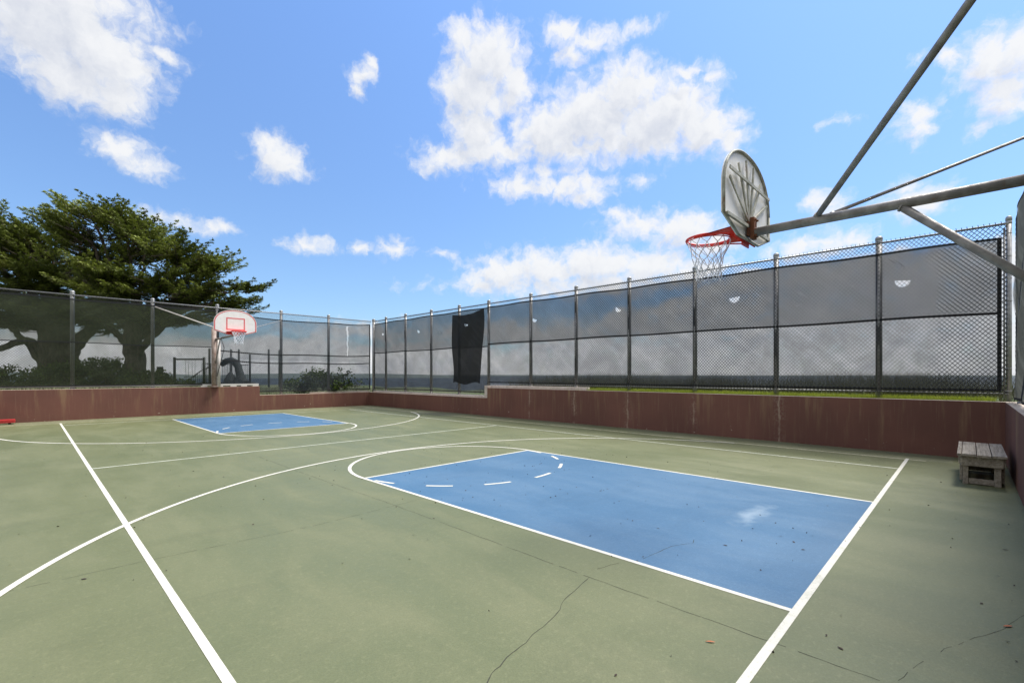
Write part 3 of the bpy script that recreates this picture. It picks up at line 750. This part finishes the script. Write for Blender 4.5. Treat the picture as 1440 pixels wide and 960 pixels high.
    fs = [(2*i, 2*i+1, 2*i+3, 2*i+2) for i in range(N)]
    o = len(vs); vs += [(x, y, z-0.006) for x, y, z in vs]; fs += [(2*i+o, 2*i+2+o, 2*i+3+o, 2*i+1+o) for i in range(N)]
    mb.add(vs, fs)
    mb.box((-0.30, 0.009, Z-0.10), (0.30, 0.018, Z-0.011)); mb.box((-0.10, 0.0085, Z-0.15), (0.10, 0.019, Z-0.10))
    for sx in (-0.13, 0.13):
        mb.add([(sx-0.004, 0.018, Z-0.006), (sx-0.004, 0.16, Z-0.006), (sx-0.004, 0.018, Z-0.12), (sx+0.004, 0.018, Z-0.006), (sx+0.004, 0.16, Z-0.006), (sx+0.004, 0.018, Z-0.12)], [(0,1,2),(5,4,3),(0,3,4,1),(1,4,5,2),(2,5,3,0)])
    # side straps running round the ring
    for sx in (-1, 1):
        pts = [(sx*0.28, 0.015, Z-0.06), (sx*0.26, 0.15, Z-0.04), (sx*0.236, cyr-0.06, Z-0.014), (sx*0.22, cyr+0.07, Z-0.012)]
        mb.tube(pts, 0.008, 6)
    mb.build('rim_plate', M_red, rim)
    # net
    mb = MB(); K = 12; rows = 7; H = 0.43
    prof = [0.226, 0.205, 0.178, 0.155, 0.140, 0.132, 0.130, 0.136]
    rj = random.Random(4 if flip else 9)
    def npnt(k, r_):
        a = 2*math.pi*(k)/K
        return Vector((prof[r_]*math.cos(a), cyr + prof[r_]*math.sin(a), Z-0.012 - H*r_/rows))
    jit = {}
    def nj(kk, r_):
        key = (round(kk*2) % (2*K), r_)
        if key not in jit: jit[key] = Vector((rj.uniform(-1,1), rj.uniform(-1,1), rj.uniform(-1,1)))*0.006*min(r_, 3)
        return npnt(kk, r_) + jit[key]
    for r_ in range(rows):
        for k in range(K):
            b0 = k + (0.5 if r_ % 2 else 0)
            for s in (-0.5, 0.5):
                a_, c_ = nj(b0, r_), nj(b0+s, r_+1)
                m_ = (a_+c_)/2 + Vector((0, 0, -0.006))
                mb.tube([a_, m_, c_], cord, 5, cap=False)
    mb.build('net', M_net, rim)
    # bracket between board and arm
    mb = MB(); mb.box((-0.045, -0.085, Z-0.09), (0.045, -0.045, Z+0.13)); mb.box((-0.07, -0.045, Z-0.06), (0.07, -0.02, Z+0.09))
    for sx in (-0.028, 0.028):
        for zz in (-0.06, 0.0, 0.10): mb.tube([(sx, -0.105, Z+zz), (sx, -0.08, Z+zz)], 0.012, 6)
    mb.build('mount_bracket', M_rust, root, bevel=0.004)
    # arm, braces and pole
    pole = (pole_dx, -L)
    mb = MB(); mb.tube([(0, -0.07, armz), (pole_dx, -L, armz)], 0.043, 16); arm = mb.build('arm', M_pipe, root)
    for nm, a, b_, r in brace_ends:
        mb = MB(); mb.tube([a, b_], r, 12)
        mb.tube([Vector(a).lerp(Vector(b_), 0.0)-Vector((0,0.0,0.004)), Vector(a).lerp(Vector(b_), 0.012)], r*1.25, 12)
        mb.build('brace', M_pipe if nm != 'w' else M_whitepost, root)
    if not polemat:
        mb = MB(); mb.tube([(pole_dx, -L-0.05, base), (pole_dx, -L-0.05, armz+0.25)], 0.07, 16); mb.tube([(pole_dx, -L-0.05, base), (pole_dx, -L-0.05, base+0.02)], 0.14, 16)
        mb.build('pole', M_pipe, root)
    else:
        mb = MB(); mb.tube([(pole_dx+0.06, -L, base), (pole_dx+0.06, -L, armz+0.45)], 0.085, 16); mb.tube([(pole_dx+0.06, -L, base), (pole_dx+0.06, -L, base+0.025)], 0.13, 12); mb.build('pole', M_rustypost, root)
        mb = MB(); mb.tube([(pole_dx-0.10, -L-0.02, base), (pole_dx-0.10, -L-0.02, armz+0.06)], 0.075, 16); mb.build('pole', M_whitepost, root)
        mb = MB(); mb.tube([(pole_dx-0.20, -L+0.02, armz+0.0), (pole_dx-0.23, -L+0.3, armz-0.35), (pole_dx-0.16, -L+0.1, armz-0.9), (pole_dx-0.02, -L+0.10, armz-1.5)], 0.014, 8); mb.build('cable', M_hem, root)
    return root
def q(x, y, z, lx=5.18, ly=1.65): return (x-lx, y-ly, z)
AZ = 3.0
hoop((5.18, 1.65), False, 2.2, 'near basketball hoop with rusty fan backboard seen from behind', 3.02, HT,
     [('a', q(5.18, 1.03, AZ+0.03), q(3.20, -0.53, 4.10), 0.026), ('b', q(5.18, 0.92, AZ+0.03), q(7.4, -0.55, 4.10), 0.016), ('c', q(5.19, 0.42, AZ-0.02), q(5.20, -0.56, 2.02), 0.032)],
     0.02, AZ, cord=0.0042)
def q2(x, y, z, lx=5.17, ly=18.85): return (-(x-lx), -(y-ly), z)
hoop((5.17, 18.85), True, 3.0, 'far basketball hoop with white and red fan backboard, facing the camera', 3.08, HT,
     [('w', q2(5.0, 19.4, 3.12), q2(3.34, 22.12, 4.12), 0.022), ('b', q2(5.35, 19.4, 3.12), q2(7.9, 22.12, 3.98), 0.012), ('c', q2(5.2, 20.9, 2.98), q2(5.25, 21.8, 2.0), 0.025)],
     -0.10, 2.98, cord=0.006, polemat=True)

# ------------------------------------------------------------------ wooden step
root = thing('wooden_bench', 'low weathered grey plank bench in the corner by the brown wall', 'bench', (10, -0.11, 0))
def bx(name, x0, y0, z0, x1, y1, z1, parent=root, bev=0.005, tilt=0):
    mb = MB(); mb.box((x0-10, y0+0.11, z0), (x1-10, y1+0.11, z1)); return mb.build(name, M_wood, parent, bevel=bev)
X0, X1, Yl, Yr, ZT = 9.14, 10.80, 0.125, -0.375, 0.44
pw = [(0.05), (0.148), (0.148), (0.148)]; y = Yl
for i, w in enumerate(pw):
    dx = (0.0, 0.01, -0.006, 0.004)[i]
    bx('seat_plank', X0+dx, y-w+0.003, ZT-0.035 - (0.004 if i == 2 else 0), X1-dx, y-0.003, ZT - (0.004 if i == 2 else 0)); y -= w + 0.002
for xx in (X0+0.08, X1-0.12): bx('apron', xx, Yr+0.035, ZT-0.175, xx+0.038, Yl-0.045, ZT-0.037)
for yy in (Yl-0.052, Yr+0.012): bx('side_rail', X0+0.10, yy, ZT-0.155, X1-0.10, yy+0.036, ZT-0.038)
for yy in (Yl-0.058, Yr+0.022): bx('shade_rail', X0+0.22, yy, 0.04, X1-0.23, yy+0.03, 0.26)  # rails added to keep the space under the seat dark
for xx in (X0+0.125, X1-0.22):
    bx('leg', xx, Yl-0.118, 0.0, xx+0.09, Yl-0.06, ZT-0.045); bx('leg', xx, Yr+0.056, 0.0, xx+0.09, Yr+0.125, ZT-0.045)
    bx('stretcher', xx+0.01, Yr+0.126, 0.01, xx+0.05, Yl-0.119, 0.085)

# ------------------------------------------------------------------ vegetation
def leaf_quads(P, A, ln, wd, rs):
    """one small pointed leaf (a rhombus) per point, long axis A"""
    n = len(P); A = A/np.linalg.norm(A, axis=1, keepdims=True)
    rnd = rs.normal(size=(n, 3)); B = np.cross(A, rnd); B /= np.linalg.norm(B, axis=1, keepdims=True)
    l = (ln*rs.uniform(0.6, 1.3, n))[:, None]; w = (wd*rs.uniform(0.6, 1.3, n))[:, None]
    V = np.stack([P, P + A*l*0.5 + B*w*0.5, P + A*l, P + A*l*0.5 - B*w*0.5], axis=1)
    return V.reshape(-1, 3)
def spray_quads(P, A, ln, wd, rs):
    """flat cypress sprays: leaf-sized faces that lie mostly level"""
    n = len(P); A = A/np.linalg.norm(A, axis=1, keepdims=True)
    B = np.cross(A, np.array((0, 0, 1.0)) + rs.normal(size=(n, 3))*0.38); B /= np.linalg.norm(B, axis=1, keepdims=True)
    l = (ln*rs.uniform(0.6, 1.3, n))[:, None]; w = (wd*rs.uniform(0.6, 1.3, n))[:, None]
    return np.stack([P, P + A*l*0.45 + B*w*0.5, P + A*l, P + A*l*0.45 - B*w*0.5], axis=1).reshape(-1, 3)
def plume_tree(root, trunk, lobes, nplumes, seed, ctr):
    """each lobe carries level pads; each pad is a fan of pointed plumes reaching outwards"""
    rs = np.random.default_rng(seed); V = []; C = []; twigs = MB(); ctr = np.array(ctr)
    tot = sum(w for *_, w in lobes)
    for (c, r, w) in lobes:
        c = np.array(c); r = np.array(r); pads = max(2, int(nplumes*w/tot/7))
        for _ in range(pads):
            d = rs.normal(size=3); d /= np.linalg.norm(d)
            pc = c + d*r*rs.uniform(0.25, 1.0)**0.6*0.9
            out = pc - ctr; out /= np.linalg.norm(out)
            slope = 0.10 + 0.42*max(0, out[2]) + rs.normal()*0.06
            az0 = math.atan2(out[1]*0.8 + d[1]*0.5, out[0]*0.8 + d[0]*0.5); tone = rs.uniform(0.25, 1.0)
            for q in range(7):
                a = az0 + rs.normal()*0.62; sl = slope + rs.normal()*0.07
                ax = np.array((math.cos(a)*math.cos(sl), math.sin(a)*math.cos(sl), math.sin(sl)))
                base = pc + np.array((rs.normal()*0.30, rs.normal()*0.30, rs.normal()*0.07)) - ax*0.35
                L = rs.uniform(0.8, 1.9); m = int(165*L)
                side = np.cross(ax, (0, 0, 1)); side /= np.linalg.norm(side)+1e-6
                nt = 9; tw = rs.integers(0, nt, m); ts = (tw + 0.5)/nt; sg = np.where(tw % 2 == 0, 1, -1)
                q_ = rs.random(m)*(1 - ts*0.8); ext = 0.30*L
                P = base + ax*(ts*L*0.8 + q_*ext*0.8)[:, None] + side*(sg*q_*ext*0.55)[:, None] + rs.normal(size=(m, 3))*np.array((0.03, 0.03, 0.022))
                P[:, 2] += 0.13*(ts**2)*L - 0.05*q_
                A = ax + side*(sg*0.6)[:, None] + rs.normal(size=(m, 3))*0.35
                V.append(spray_quads(P, A, 0.108, 0.050, rs))
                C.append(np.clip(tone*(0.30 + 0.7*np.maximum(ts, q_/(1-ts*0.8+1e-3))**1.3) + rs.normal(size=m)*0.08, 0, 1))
                twigs.tube([base - ax*0.3, base + ax*L*0.35, base + ax*L*0.85 + np.array((0,0,0.08*L))], [0.024, 0.014, 0.005], 4, cap=False)
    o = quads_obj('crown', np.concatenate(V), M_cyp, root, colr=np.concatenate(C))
    twigs.build('twigs', M_bark, o)
def limb(mb, pts, r0, r1, seed, wob=0.12, n=14):
    r = random.Random(seed); pts = [Vector(p) for p in pts]; out = []
    segs = len(pts)-1
    for i in range(n+1):
        t = i/n*segs; k = min(segs-1, int(t)); f_ = t-k
        p0 = pts[max(k-1, 0)]; p1 = pts[k]; p2 = pts[k+1]; p3 = pts[min(k+2, segs)]
        p = 0.5*((2*p1) + (p2-p0)*f_ + (2*p0-5*p1+4*p2-p3)*f_*f_ + (3*p1-p0-3*p2+p3)*f_**3)
        out.append(p + Vector((r.uniform(-1,1), r.uniform(-1,1), r.uniform(-1,1)))*wob*(0 if i == 0 else 1))
    rad = [(r0 + (r1-r0)*(i/n)**0.8)*(1.25 if i == 0 else 1) for i in range(n+1)]
    mb.tube(out, rad, 10)
def tree(label, base_uvd, lobes_px, nplumes, seed, trunk_r, ctr_px, stems, loc_z=1.0):
    b0 = px(*base_uvd); b0.z = loc_z - 0.1
    root = thing('cypress_tree', label, 'tree', tuple(b0), 'cypress trees behind the far fence')
    lobes = []
    for (u, v, d, ru, rv, w) in lobes_px:
        c = px(u - 2, v + 14, d) - b0; s = d/FPX*0.92
        # round in plan: width across the view and along it alike
        lobes.append((tuple(c), (ru*s, ru*s, rv*s), w))
    ctr = px(*ctr_px) - b0
    plume_tree(root, None, lobes, nplumes, seed, tuple(ctr))
    mb = MB()
    for k, (pts, r0, r1) in enumerate(stems):
        limb(mb, [(px(*p) - b0) for p in pts], r0, r1, seed*10+k, 0.05)
    for k, (c, r, w) in enumerate(lobes):
        c = Vector(c); limb(mb, [ctr*0.9 + Vector((0,0,-1.2)), ctr.lerp(c, 0.5) + Vector((0,0,-0.6)), c], trunk_r*0.38, 0.04, seed*31+k, 0.12)
    mb.build('trunk', M_bark, root)
    return root
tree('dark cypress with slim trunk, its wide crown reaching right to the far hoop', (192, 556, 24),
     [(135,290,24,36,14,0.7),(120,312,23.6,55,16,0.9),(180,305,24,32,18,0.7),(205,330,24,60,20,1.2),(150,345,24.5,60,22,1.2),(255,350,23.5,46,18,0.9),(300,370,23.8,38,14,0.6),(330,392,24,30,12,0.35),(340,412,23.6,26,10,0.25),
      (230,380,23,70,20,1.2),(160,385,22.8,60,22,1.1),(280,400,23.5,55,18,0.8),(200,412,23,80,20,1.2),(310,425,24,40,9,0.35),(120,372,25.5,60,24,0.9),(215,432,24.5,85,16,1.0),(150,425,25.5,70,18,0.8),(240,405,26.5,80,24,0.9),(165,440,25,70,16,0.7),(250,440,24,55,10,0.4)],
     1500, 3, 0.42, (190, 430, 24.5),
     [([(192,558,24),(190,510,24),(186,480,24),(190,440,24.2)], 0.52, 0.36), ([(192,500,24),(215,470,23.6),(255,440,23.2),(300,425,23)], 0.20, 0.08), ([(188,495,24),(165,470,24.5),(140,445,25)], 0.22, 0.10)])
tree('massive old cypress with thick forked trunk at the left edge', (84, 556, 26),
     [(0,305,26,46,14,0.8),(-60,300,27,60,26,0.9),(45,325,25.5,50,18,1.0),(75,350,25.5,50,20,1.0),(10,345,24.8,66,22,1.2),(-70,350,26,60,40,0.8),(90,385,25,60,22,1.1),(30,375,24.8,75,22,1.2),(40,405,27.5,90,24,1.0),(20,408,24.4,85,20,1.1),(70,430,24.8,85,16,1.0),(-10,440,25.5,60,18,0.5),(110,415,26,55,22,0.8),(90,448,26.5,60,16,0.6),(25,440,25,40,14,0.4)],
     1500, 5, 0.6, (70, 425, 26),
     [([(84,560,26),(82,520,26),(80,480,26),(75,435,26)], 1.05, 0.7), ([(70,505,26),(40,480,25.5),(10,487,25),(-25,500,25)], 0.26, 0.12), ([(66,520,26),(45,490,25.7),(15,460,25)], 0.24, 0.12), ([(95,500,26),(120,470,26),(150,440,26)], 0.45, 0.2)])

def shrub(label, name, lobes, n, seed, ln=0.10, wd=0.06, group=None, mat=None, cat='shrub', stems=10):
    c0 = Vector(lobes[0][0]); root = thing(name, label, cat, (c0.x, c0.y, 0.95 if c0.z > 0.95 else 0.6), group)
    rs = np.random.default_rng(seed); V = []; C = []; off = np.array(root.location)
    tot = sum(r[0]*r[2] for _, r in lobes)
    mb = MB()
    for c, r in lobes:
        c = np.array(c); r = np.array(r); k = int(n*r[0]*r[2]/tot)
        cl = max(6, k//26); cc = rs.normal(size=(cl, 3)); cc /= np.linalg.norm(cc, axis=1, keepdims=True); cc *= rs.uniform(0.35, 1.0, (cl, 1))**0.6
        cc = c + cc*r
        idx = rs.integers(0, cl, k); P = cc[idx] + rs.normal(size=(k, 3))*0.095
        A = rs.normal(size=(k, 3)) + np.array((0, 0, 0.7))
        V.append(leaf_quads(P-off, A, ln, wd, rs)); C.append(np.clip(rs.random(cl)[idx]*0.8 + rs.normal(size=k)*0.12, 0, 1))
        for i in range(min(cl, stems)):
            b_ = np.array((c[0]+rs.normal()*0.1, c[1]+rs.normal()*0.1, off[2])) - off
            mb.tube([b_, (b_+cc[i]-off)/2 + rs.normal(size=3)*0.05, cc[i]-off], [0.02, 0.012, 0.004], 5, cap=False)
    o = quads_obj('foliage', np.concatenate(V), mat or M_bushleaf, root, colr=np.concatenate(C)); mb.build('stems', M_bark, root)
    return root
def L(u, v, d, ru, rv):
    s = d/FPX; return (tuple(px(u, v, d)), (ru*s, ru*s*0.7, rv*s))
shrub('dense dark undergrowth at the foot of the thick tree, left of the slim trunk', 'undergrowth_bush', [L(120,528,23,55,22), L(150,520,23.5,40,16), L(95,532,22,50,20)], 9000, 21, 0.12, 0.08, 'bushes beneath the cypresses')
shrub('dark low bush at the far left under the tree limbs', 'undergrowth_bush', [L(20,538,22.5,50,16), L(-30,530,23,50,22)], 6000, 22, 0.12, 0.08, 'bushes beneath the cypresses')
shrub('low dark bush between the slim trunk and the swing frame', 'undergrowth_bush', [L(205,536,23,34,15), L(245,543,23,28,9)], 5000, 23, 0.12, 0.08, 'bushes beneath the cypresses')
shrub('leafy green bush showing through the fence below the torn windscreen', 'leafy_bush', [L(425,540,23.6,26,10), L(455,538,23.4,24,11), L(478,541,23.2,16,8), (tuple(px(445,530,23.5)), (0.7,0.5,0.3))], 3600, 24, 0.12, 0.08, stems=24)
shrub('sparse twiggy bush with round leaves beside the pale corner post', 'leafy_bush', [L(470,526,24.4,26,8), L(500,540,24.5,14,7)], 160, 25, 0.13, 0.11, stems=22)

# tall weeds and turf along the long fence
def blades(name, pts, h, w, mat, seed, lean=0.35, tone=(0.2, 0.9)):
    rs = np.random.default_rng(seed); n = len(pts); P = np.asarray(pts)
    a = rs.uniform(0, 2*np.pi, n); B = np.stack([np.cos(a), np.sin(a), np.zeros(n)], 1); ln = rs.normal(size=(n, 3))*lean; ln[:, 2] = 0
    hh = (h*rs.uniform(0.5, 1.3, n))[:, None]; tip = P + np.array((0, 0, 1))*hh + ln*hh
    V = np.stack([P - B*w/2, P + B*w/2, tip], 1).reshape(-1, 3)
    return quads_obj(name, V, mat, None, 3, rs.uniform(*tone, n))
rs = np.random.default_rng(77)
def strip_pts(n, x0, x1, y0, y1, dens=lambda y: 1.0):
    out = []
    while len(out) < n:
        x = rs.uniform(x0, x1); y = rs.uniform(y0, y1)
        if rs.random() < dens(y): out.append((x, y, ground_z(x, y)-0.01))
    return out
pts = strip_pts(26000, 12.30, 12.75, -0.35, 12.9, lambda y: 1.0 if y < 8.6 else max(0.03, 0.5 - (y-8.6)*0.2)) 
tag(blades('grass', pts, 0.12, 0.008, M_grass, 5, 0.45), kind='stuff')
pts = strip_pts(5000, 12.31, 12.9, 13.2, 21.5, lambda y: 1.0 if y < 16.5 else 0.15)
tag(blades('grass', pts, 0.10, 0.008, M_grass, 6, 0.45), kind='stuff')
pts = strip_pts(14000, 12.9, 16, -6, 13, lambda y: 0.5+0.5*math.sin(y*1.9)*math.sin(y*0.7+1))
tag(blades('weeds', pts, 0.50, 0.012, M_dry, 7, 0.30), kind='stuff')
pts = strip_pts(12000, 16, 24, -14, 20, lambda y: 0.5+0.5*math.sin(y*0.9)*math.sin(y*0.37+1))
tag(blades('weeds', pts, 0.55, 0.02, M_dry, 8, 0.35), kind='stuff')
out = []
for _ in range(9000):
    x = rs.uniform(-4, 16); y = rs.uniform(22.3, 36); out.append((x, y, ground_z(x, y)-0.01))
tag(blades('grass', out, 0.14, 0.02, M_dry, 9, 0.4), kind='stuff')

# ------------------------------------------------------------------ playground beyond the far fence
def at(u, d, z): p = px(u, 500, d); return Vector((p.x, p.y, z))
dS = 27.0; gz = 0.95
root = thing('swing_set', 'dark swing frame between the cypress and the stair railing', 'swing set', tuple(at(266, dS, gz)))
o0 = root.location.copy()
def tb(name, pts, r, mat, parent, off, n=8): mb = MB(); mb.tube([Vector(p)-off for p in pts], r, n); return mb.build(name, mat, parent)
zt = CH + (HY-505)/FPX*dS
for u in (245.5, 287): tb('post', [at(u, dS, gz), at(u, dS, zt+0.12)], 0.07, M_dark, root, o0)
tb('top_beam', [at(245.5, dS, zt), at(287, dS, zt)], 0.045, M_dark, root, o0)
for u in (261, 270):
    mb = MB(); a, b_ = at(u, dS, 0), at(u+4.5, dS, 0)
    mb.box((-0.12, -0.09, -0.015), (0.12, 0.09, 0.015), Matrix.Translation((a+b_)/2 - o0 + Vector((0, 0, 1.42))) @ Matrix.Rotation(-YAW, 4, 'Z'))
    s_ = mb.build('swing_seat', M_slide, root)
    tb('chain', [at(u, dS, zt), at(u+0.5, dS, 1.42)], 0.011, M_chain, s_, o0, 5); tb('chain', [at(u+4.5, dS, zt), at(u+4, dS, 1.42)], 0.011, M_chain, s_, o0, 5)
root = thing('wooden_post', 'short square-topped dark post left of the swing frame', 'post', tuple(at(225, 25, 0.95)))
mb = MB(); mb.box((-0.09, -0.09, 0), (0.09, 0.09, 1.0)); mb.box((-0.13, -0.13, 0.55), (0.13, 0.13, 1.03)); mb.build('post', M_dark, root, bevel=0.01)
# play structure
dP = 28.5
root = thing('play_structure', 'dark climbing frame with posts, railings and tunnel slide behind the far pole', 'playground', tuple(at(335, dP, 0.9)))
o0 = root.location.copy()
def zz(v, d=dP): return CH + (HY-v)/FPX*d
for u, vt, dd in ((294.6, 490, 0), (325, 491, 0.6), (336, 491, -0.5), (351.5, 498, 0.3), (378, 491, 0), (393, 492, 0.4), (301, 520, 0)):
    tb('post', [at(u, dP+dd, 0.8), at(u, dP+dd, zz(vt, dP+dd))], 0.062, M_dark, root, o0)
def railing(u0, u1, vt, vb, d, n, slope=0.0, slope_b=None):
    mb = MB(); sb = slope if slope_b is None else slope_b
    a, b_ = at(u0, d, zz(vt, d)) - o0, at(u1, d, zz(vt-slope, d)) - o0; c, e = at(u0, d, zz(vb, d)) - o0, at(u1, d, zz(vb-sb, d)) - o0
    mb.tube([a, b_], 0.028, 6); mb.tube([c, e], 0.022, 6)
    for i in range(n+1): mb.tube([c.lerp(e, i/n), a.lerp(b_, i/n)], 0.014, 5, cap=False)
    mb.build('railing', M_dark, root)
railing(313, 325, 512, 539, dP, 5); railing(325, 351, 513, 539, dP+0.4, 10); railing(284, 306, 511, 538, dP-0.3, 9)
railing(260, 287, 538, 546, dP-0.6, 9, 20, 10); railing(287, 306, 520, 545, dP-0.6, 6, 12, 3)
mb = MB(); a, b_ = at(297, dP-0.4, 0)-o0, at(352, dP+0.4, 0)-o0
mb.box((-1.2, -0.5, 1.02), (1.2, 0.5, 1.10), Matrix.Translation((a+b_)/2 + Vector((0,0,-0.0))) @ Matrix.Rotation(-YAW, 4, 'Z')); mb.build('deck', M_dark, root)
# tunnel slide: a bent tube
pts = [at(312, dP-0.7, zz(513)), at(318, dP-0.8, zz(508)), at(325, dP-0.9, zz(507)), at(331, dP-1.0, zz(510)), at(335, dP-1.1, zz(516)), at(337, dP-1.3, zz(525)), at(341, dP-1.6, zz(535)), at(346, dP-2.0, zz(541))]
mb = MB(); mb.tube([p-o0 for p in pts], [0.14, 0.17, 0.19, 0.2, 0.2, 0.21, 0.26, 0.28], 14); mb.build('tunnel_slide', M_slide, root)
for u in (324, 338):
    mb = MB(); p = at(u, dP-1.5, 0.95) - o0
    mb.tube([p, p+Vector((0,0,0.35)), p+Vector((0.0,0,0.6)), p+Vector((0,0,0.78))], [0.42, 0.32, 0.18, 0.05], 12); mb.build('climbing_dome', M_slide, root)
# white timber kerb behind the far pole
root = thing('white_kerb', 'low white timber kerb on the wall top by the far pole', 'kerb', (5.8, 22.0, HT))
mb = MB(); mb.box((-0.95, -0.03, 0.05), (1.12, 0.03, 0.11)); mb.build('board', M_timber, root, bevel=0.004)
for x in (-0.9, -0.35, 0.15, 0.55, 1.0):
    mb = MB(); mb.box((x-0.11, -0.028, 0.0), (x+0.11, 0.028, 0.049)); mb.build('block', M_timber, root)

# ------------------------------------------------------------------ small things on the floor
mb = MB()
P0 = Vector((-0.72, 21.55, 0.0))
mb.box((-0.42, -0.16, 0.05), (0.42, 0.16, 0.085)); mb.box((-0.42, -0.16, 0.085), (0.42, -0.135, 0.15)); mb.box((-0.42, 0.135, 0.085), (0.42, 0.16, 0.15)); mb.box((0.40, -0.135, 0.085), (0.425, 0.135, 0.13))
root = thing('red_sled', 'low red plastic tray on the floor at the far left', 'toy', tuple(P0))
mb.build('tray', M_redplastic, root, bevel=0.012)
for x in (-0.3, 0.3):
    mb = MB(); mb.box((x-0.03, -0.12, 0.0), (x+0.03, 0.12, 0.048)); mb.build('runner', M_slide, root)
def leaf(name, x, y, ln, wd, rot, mat, label, group=None):
    mb = MB(); n = 10; vs = []
    for i in range(n+1):
        t = i/n; w = wd*math.sin(math.pi*t)**0.8*(1-0.3*t); z = 0.002 + 0.003*math.sin(math.pi*t)
        vs += [((t-0.5)*ln, -w/2, z), ((t-0.5)*ln, 0, z + 0.002), ((t-0.5)*ln, w/2, z)]
    mb.add(vs, [(3*i+k, 3*i+k+1, 3*i+k+4, 3*i+k+3) for i in range(n) for k in range(2)], True)
    o = mb.build(name, mat, None, (x, y, 0.003)); o.rotation_euler = (0, 0, rot); tag(o, label, 'leaf', group); return o
leaf('fallen_leaf', 2.74, 1.07, 0.055, 0.016, 2.2, M_leaforange, 'curled orange leaf on green floor near the thick white base line')
leaf('fallen_leaf', 4.18, -0.17, 0.06, 0.022, 2.4, M_leaforange, 'curled orange leaf on green floor near the lower right corner')
src = None
DK = [(3.63,1.98,'near the left edge of the blue key'),(4.39,1.58,'large one of the middle of the blue key'),(4.45,2.55,'left of two in the middle of the blue key'),(4.41,2.24,'right of two in the middle of the blue key'),
      (4.92,1.16,'on the blue key by the pale worn patch'),(4.76,1.05,'on the blue key nearest the thick base line'),(0.85,6.29,'where the thick side line crosses the arc'),(0.29,4.79,'left of the thick side line'),
      (3.19,0.52,'on green just left of the thick base line'),(4.48,-0.06,'behind the base line, nearest the orange leaf'),(6.91,0.10,'behind the base line, nearest the bench'),
      (5.3,3.51,'on the blue key inside the dashed arc'),(3.03,4.12,'by the slab joint left of the key'),(2.1,1.3,'beside the wandering crack at the bottom'),(6.0,-0.23,'by the end wall at the right edge')]
for k, (x, y, lb) in enumerate(DK):
    lb = 'small dark leaf ' + lb
    if src is None: src = o = leaf('fallen_leaf', x, y, 0.034, 0.018, 0.4, M_leafdark, lb, 'dark leaves scattered on the court')
    else:
        o = src.copy(); COL.objects.link(o); o.location = (x, y, 0.003); o['label'] = lb
    o.rotation_euler = (0, 0, k*1.7); s_ = 0.7 + 0.6*((k*37) % 10)/10; o.scale = (s_, s_, s_*0.4)
# finer litter, uncountable
rs = np.random.default_rng(5); n = 420
X = rs.uniform(-1.2, 11.9, n); Y = rs.uniform(-0.3, 14, n)
k_ = rs.random(n) < 0.35; X[k_] = rs.normal(5.6, 1.6, k_.sum()); Y[k_] = rs.normal(4.5, 2.0, k_.sum())
X = np.clip(X, -1.3, 11.9); Y = np.clip(Y, -0.3, 20)
P = np.stack([X, Y, np.full(n, 0.006)], 1); A = rs.normal(size=(n, 3)); A[:, 2] = 0.02
tag(quads_obj('leaf_litter', leaf_quads(P, A, 0.022, 0.012, rs), M_leafdark), kind='stuff')

# ------------------------------------------------------------------ render
S.render.engine = 'CYCLES'
S.cycles.max_bounces = 8; S.cycles.transparent_max_bounces = 24; S.cycles.diffuse_bounces = 4; S.cycles.caustics_reflective = False; S.cycles.caustics_refractive = False
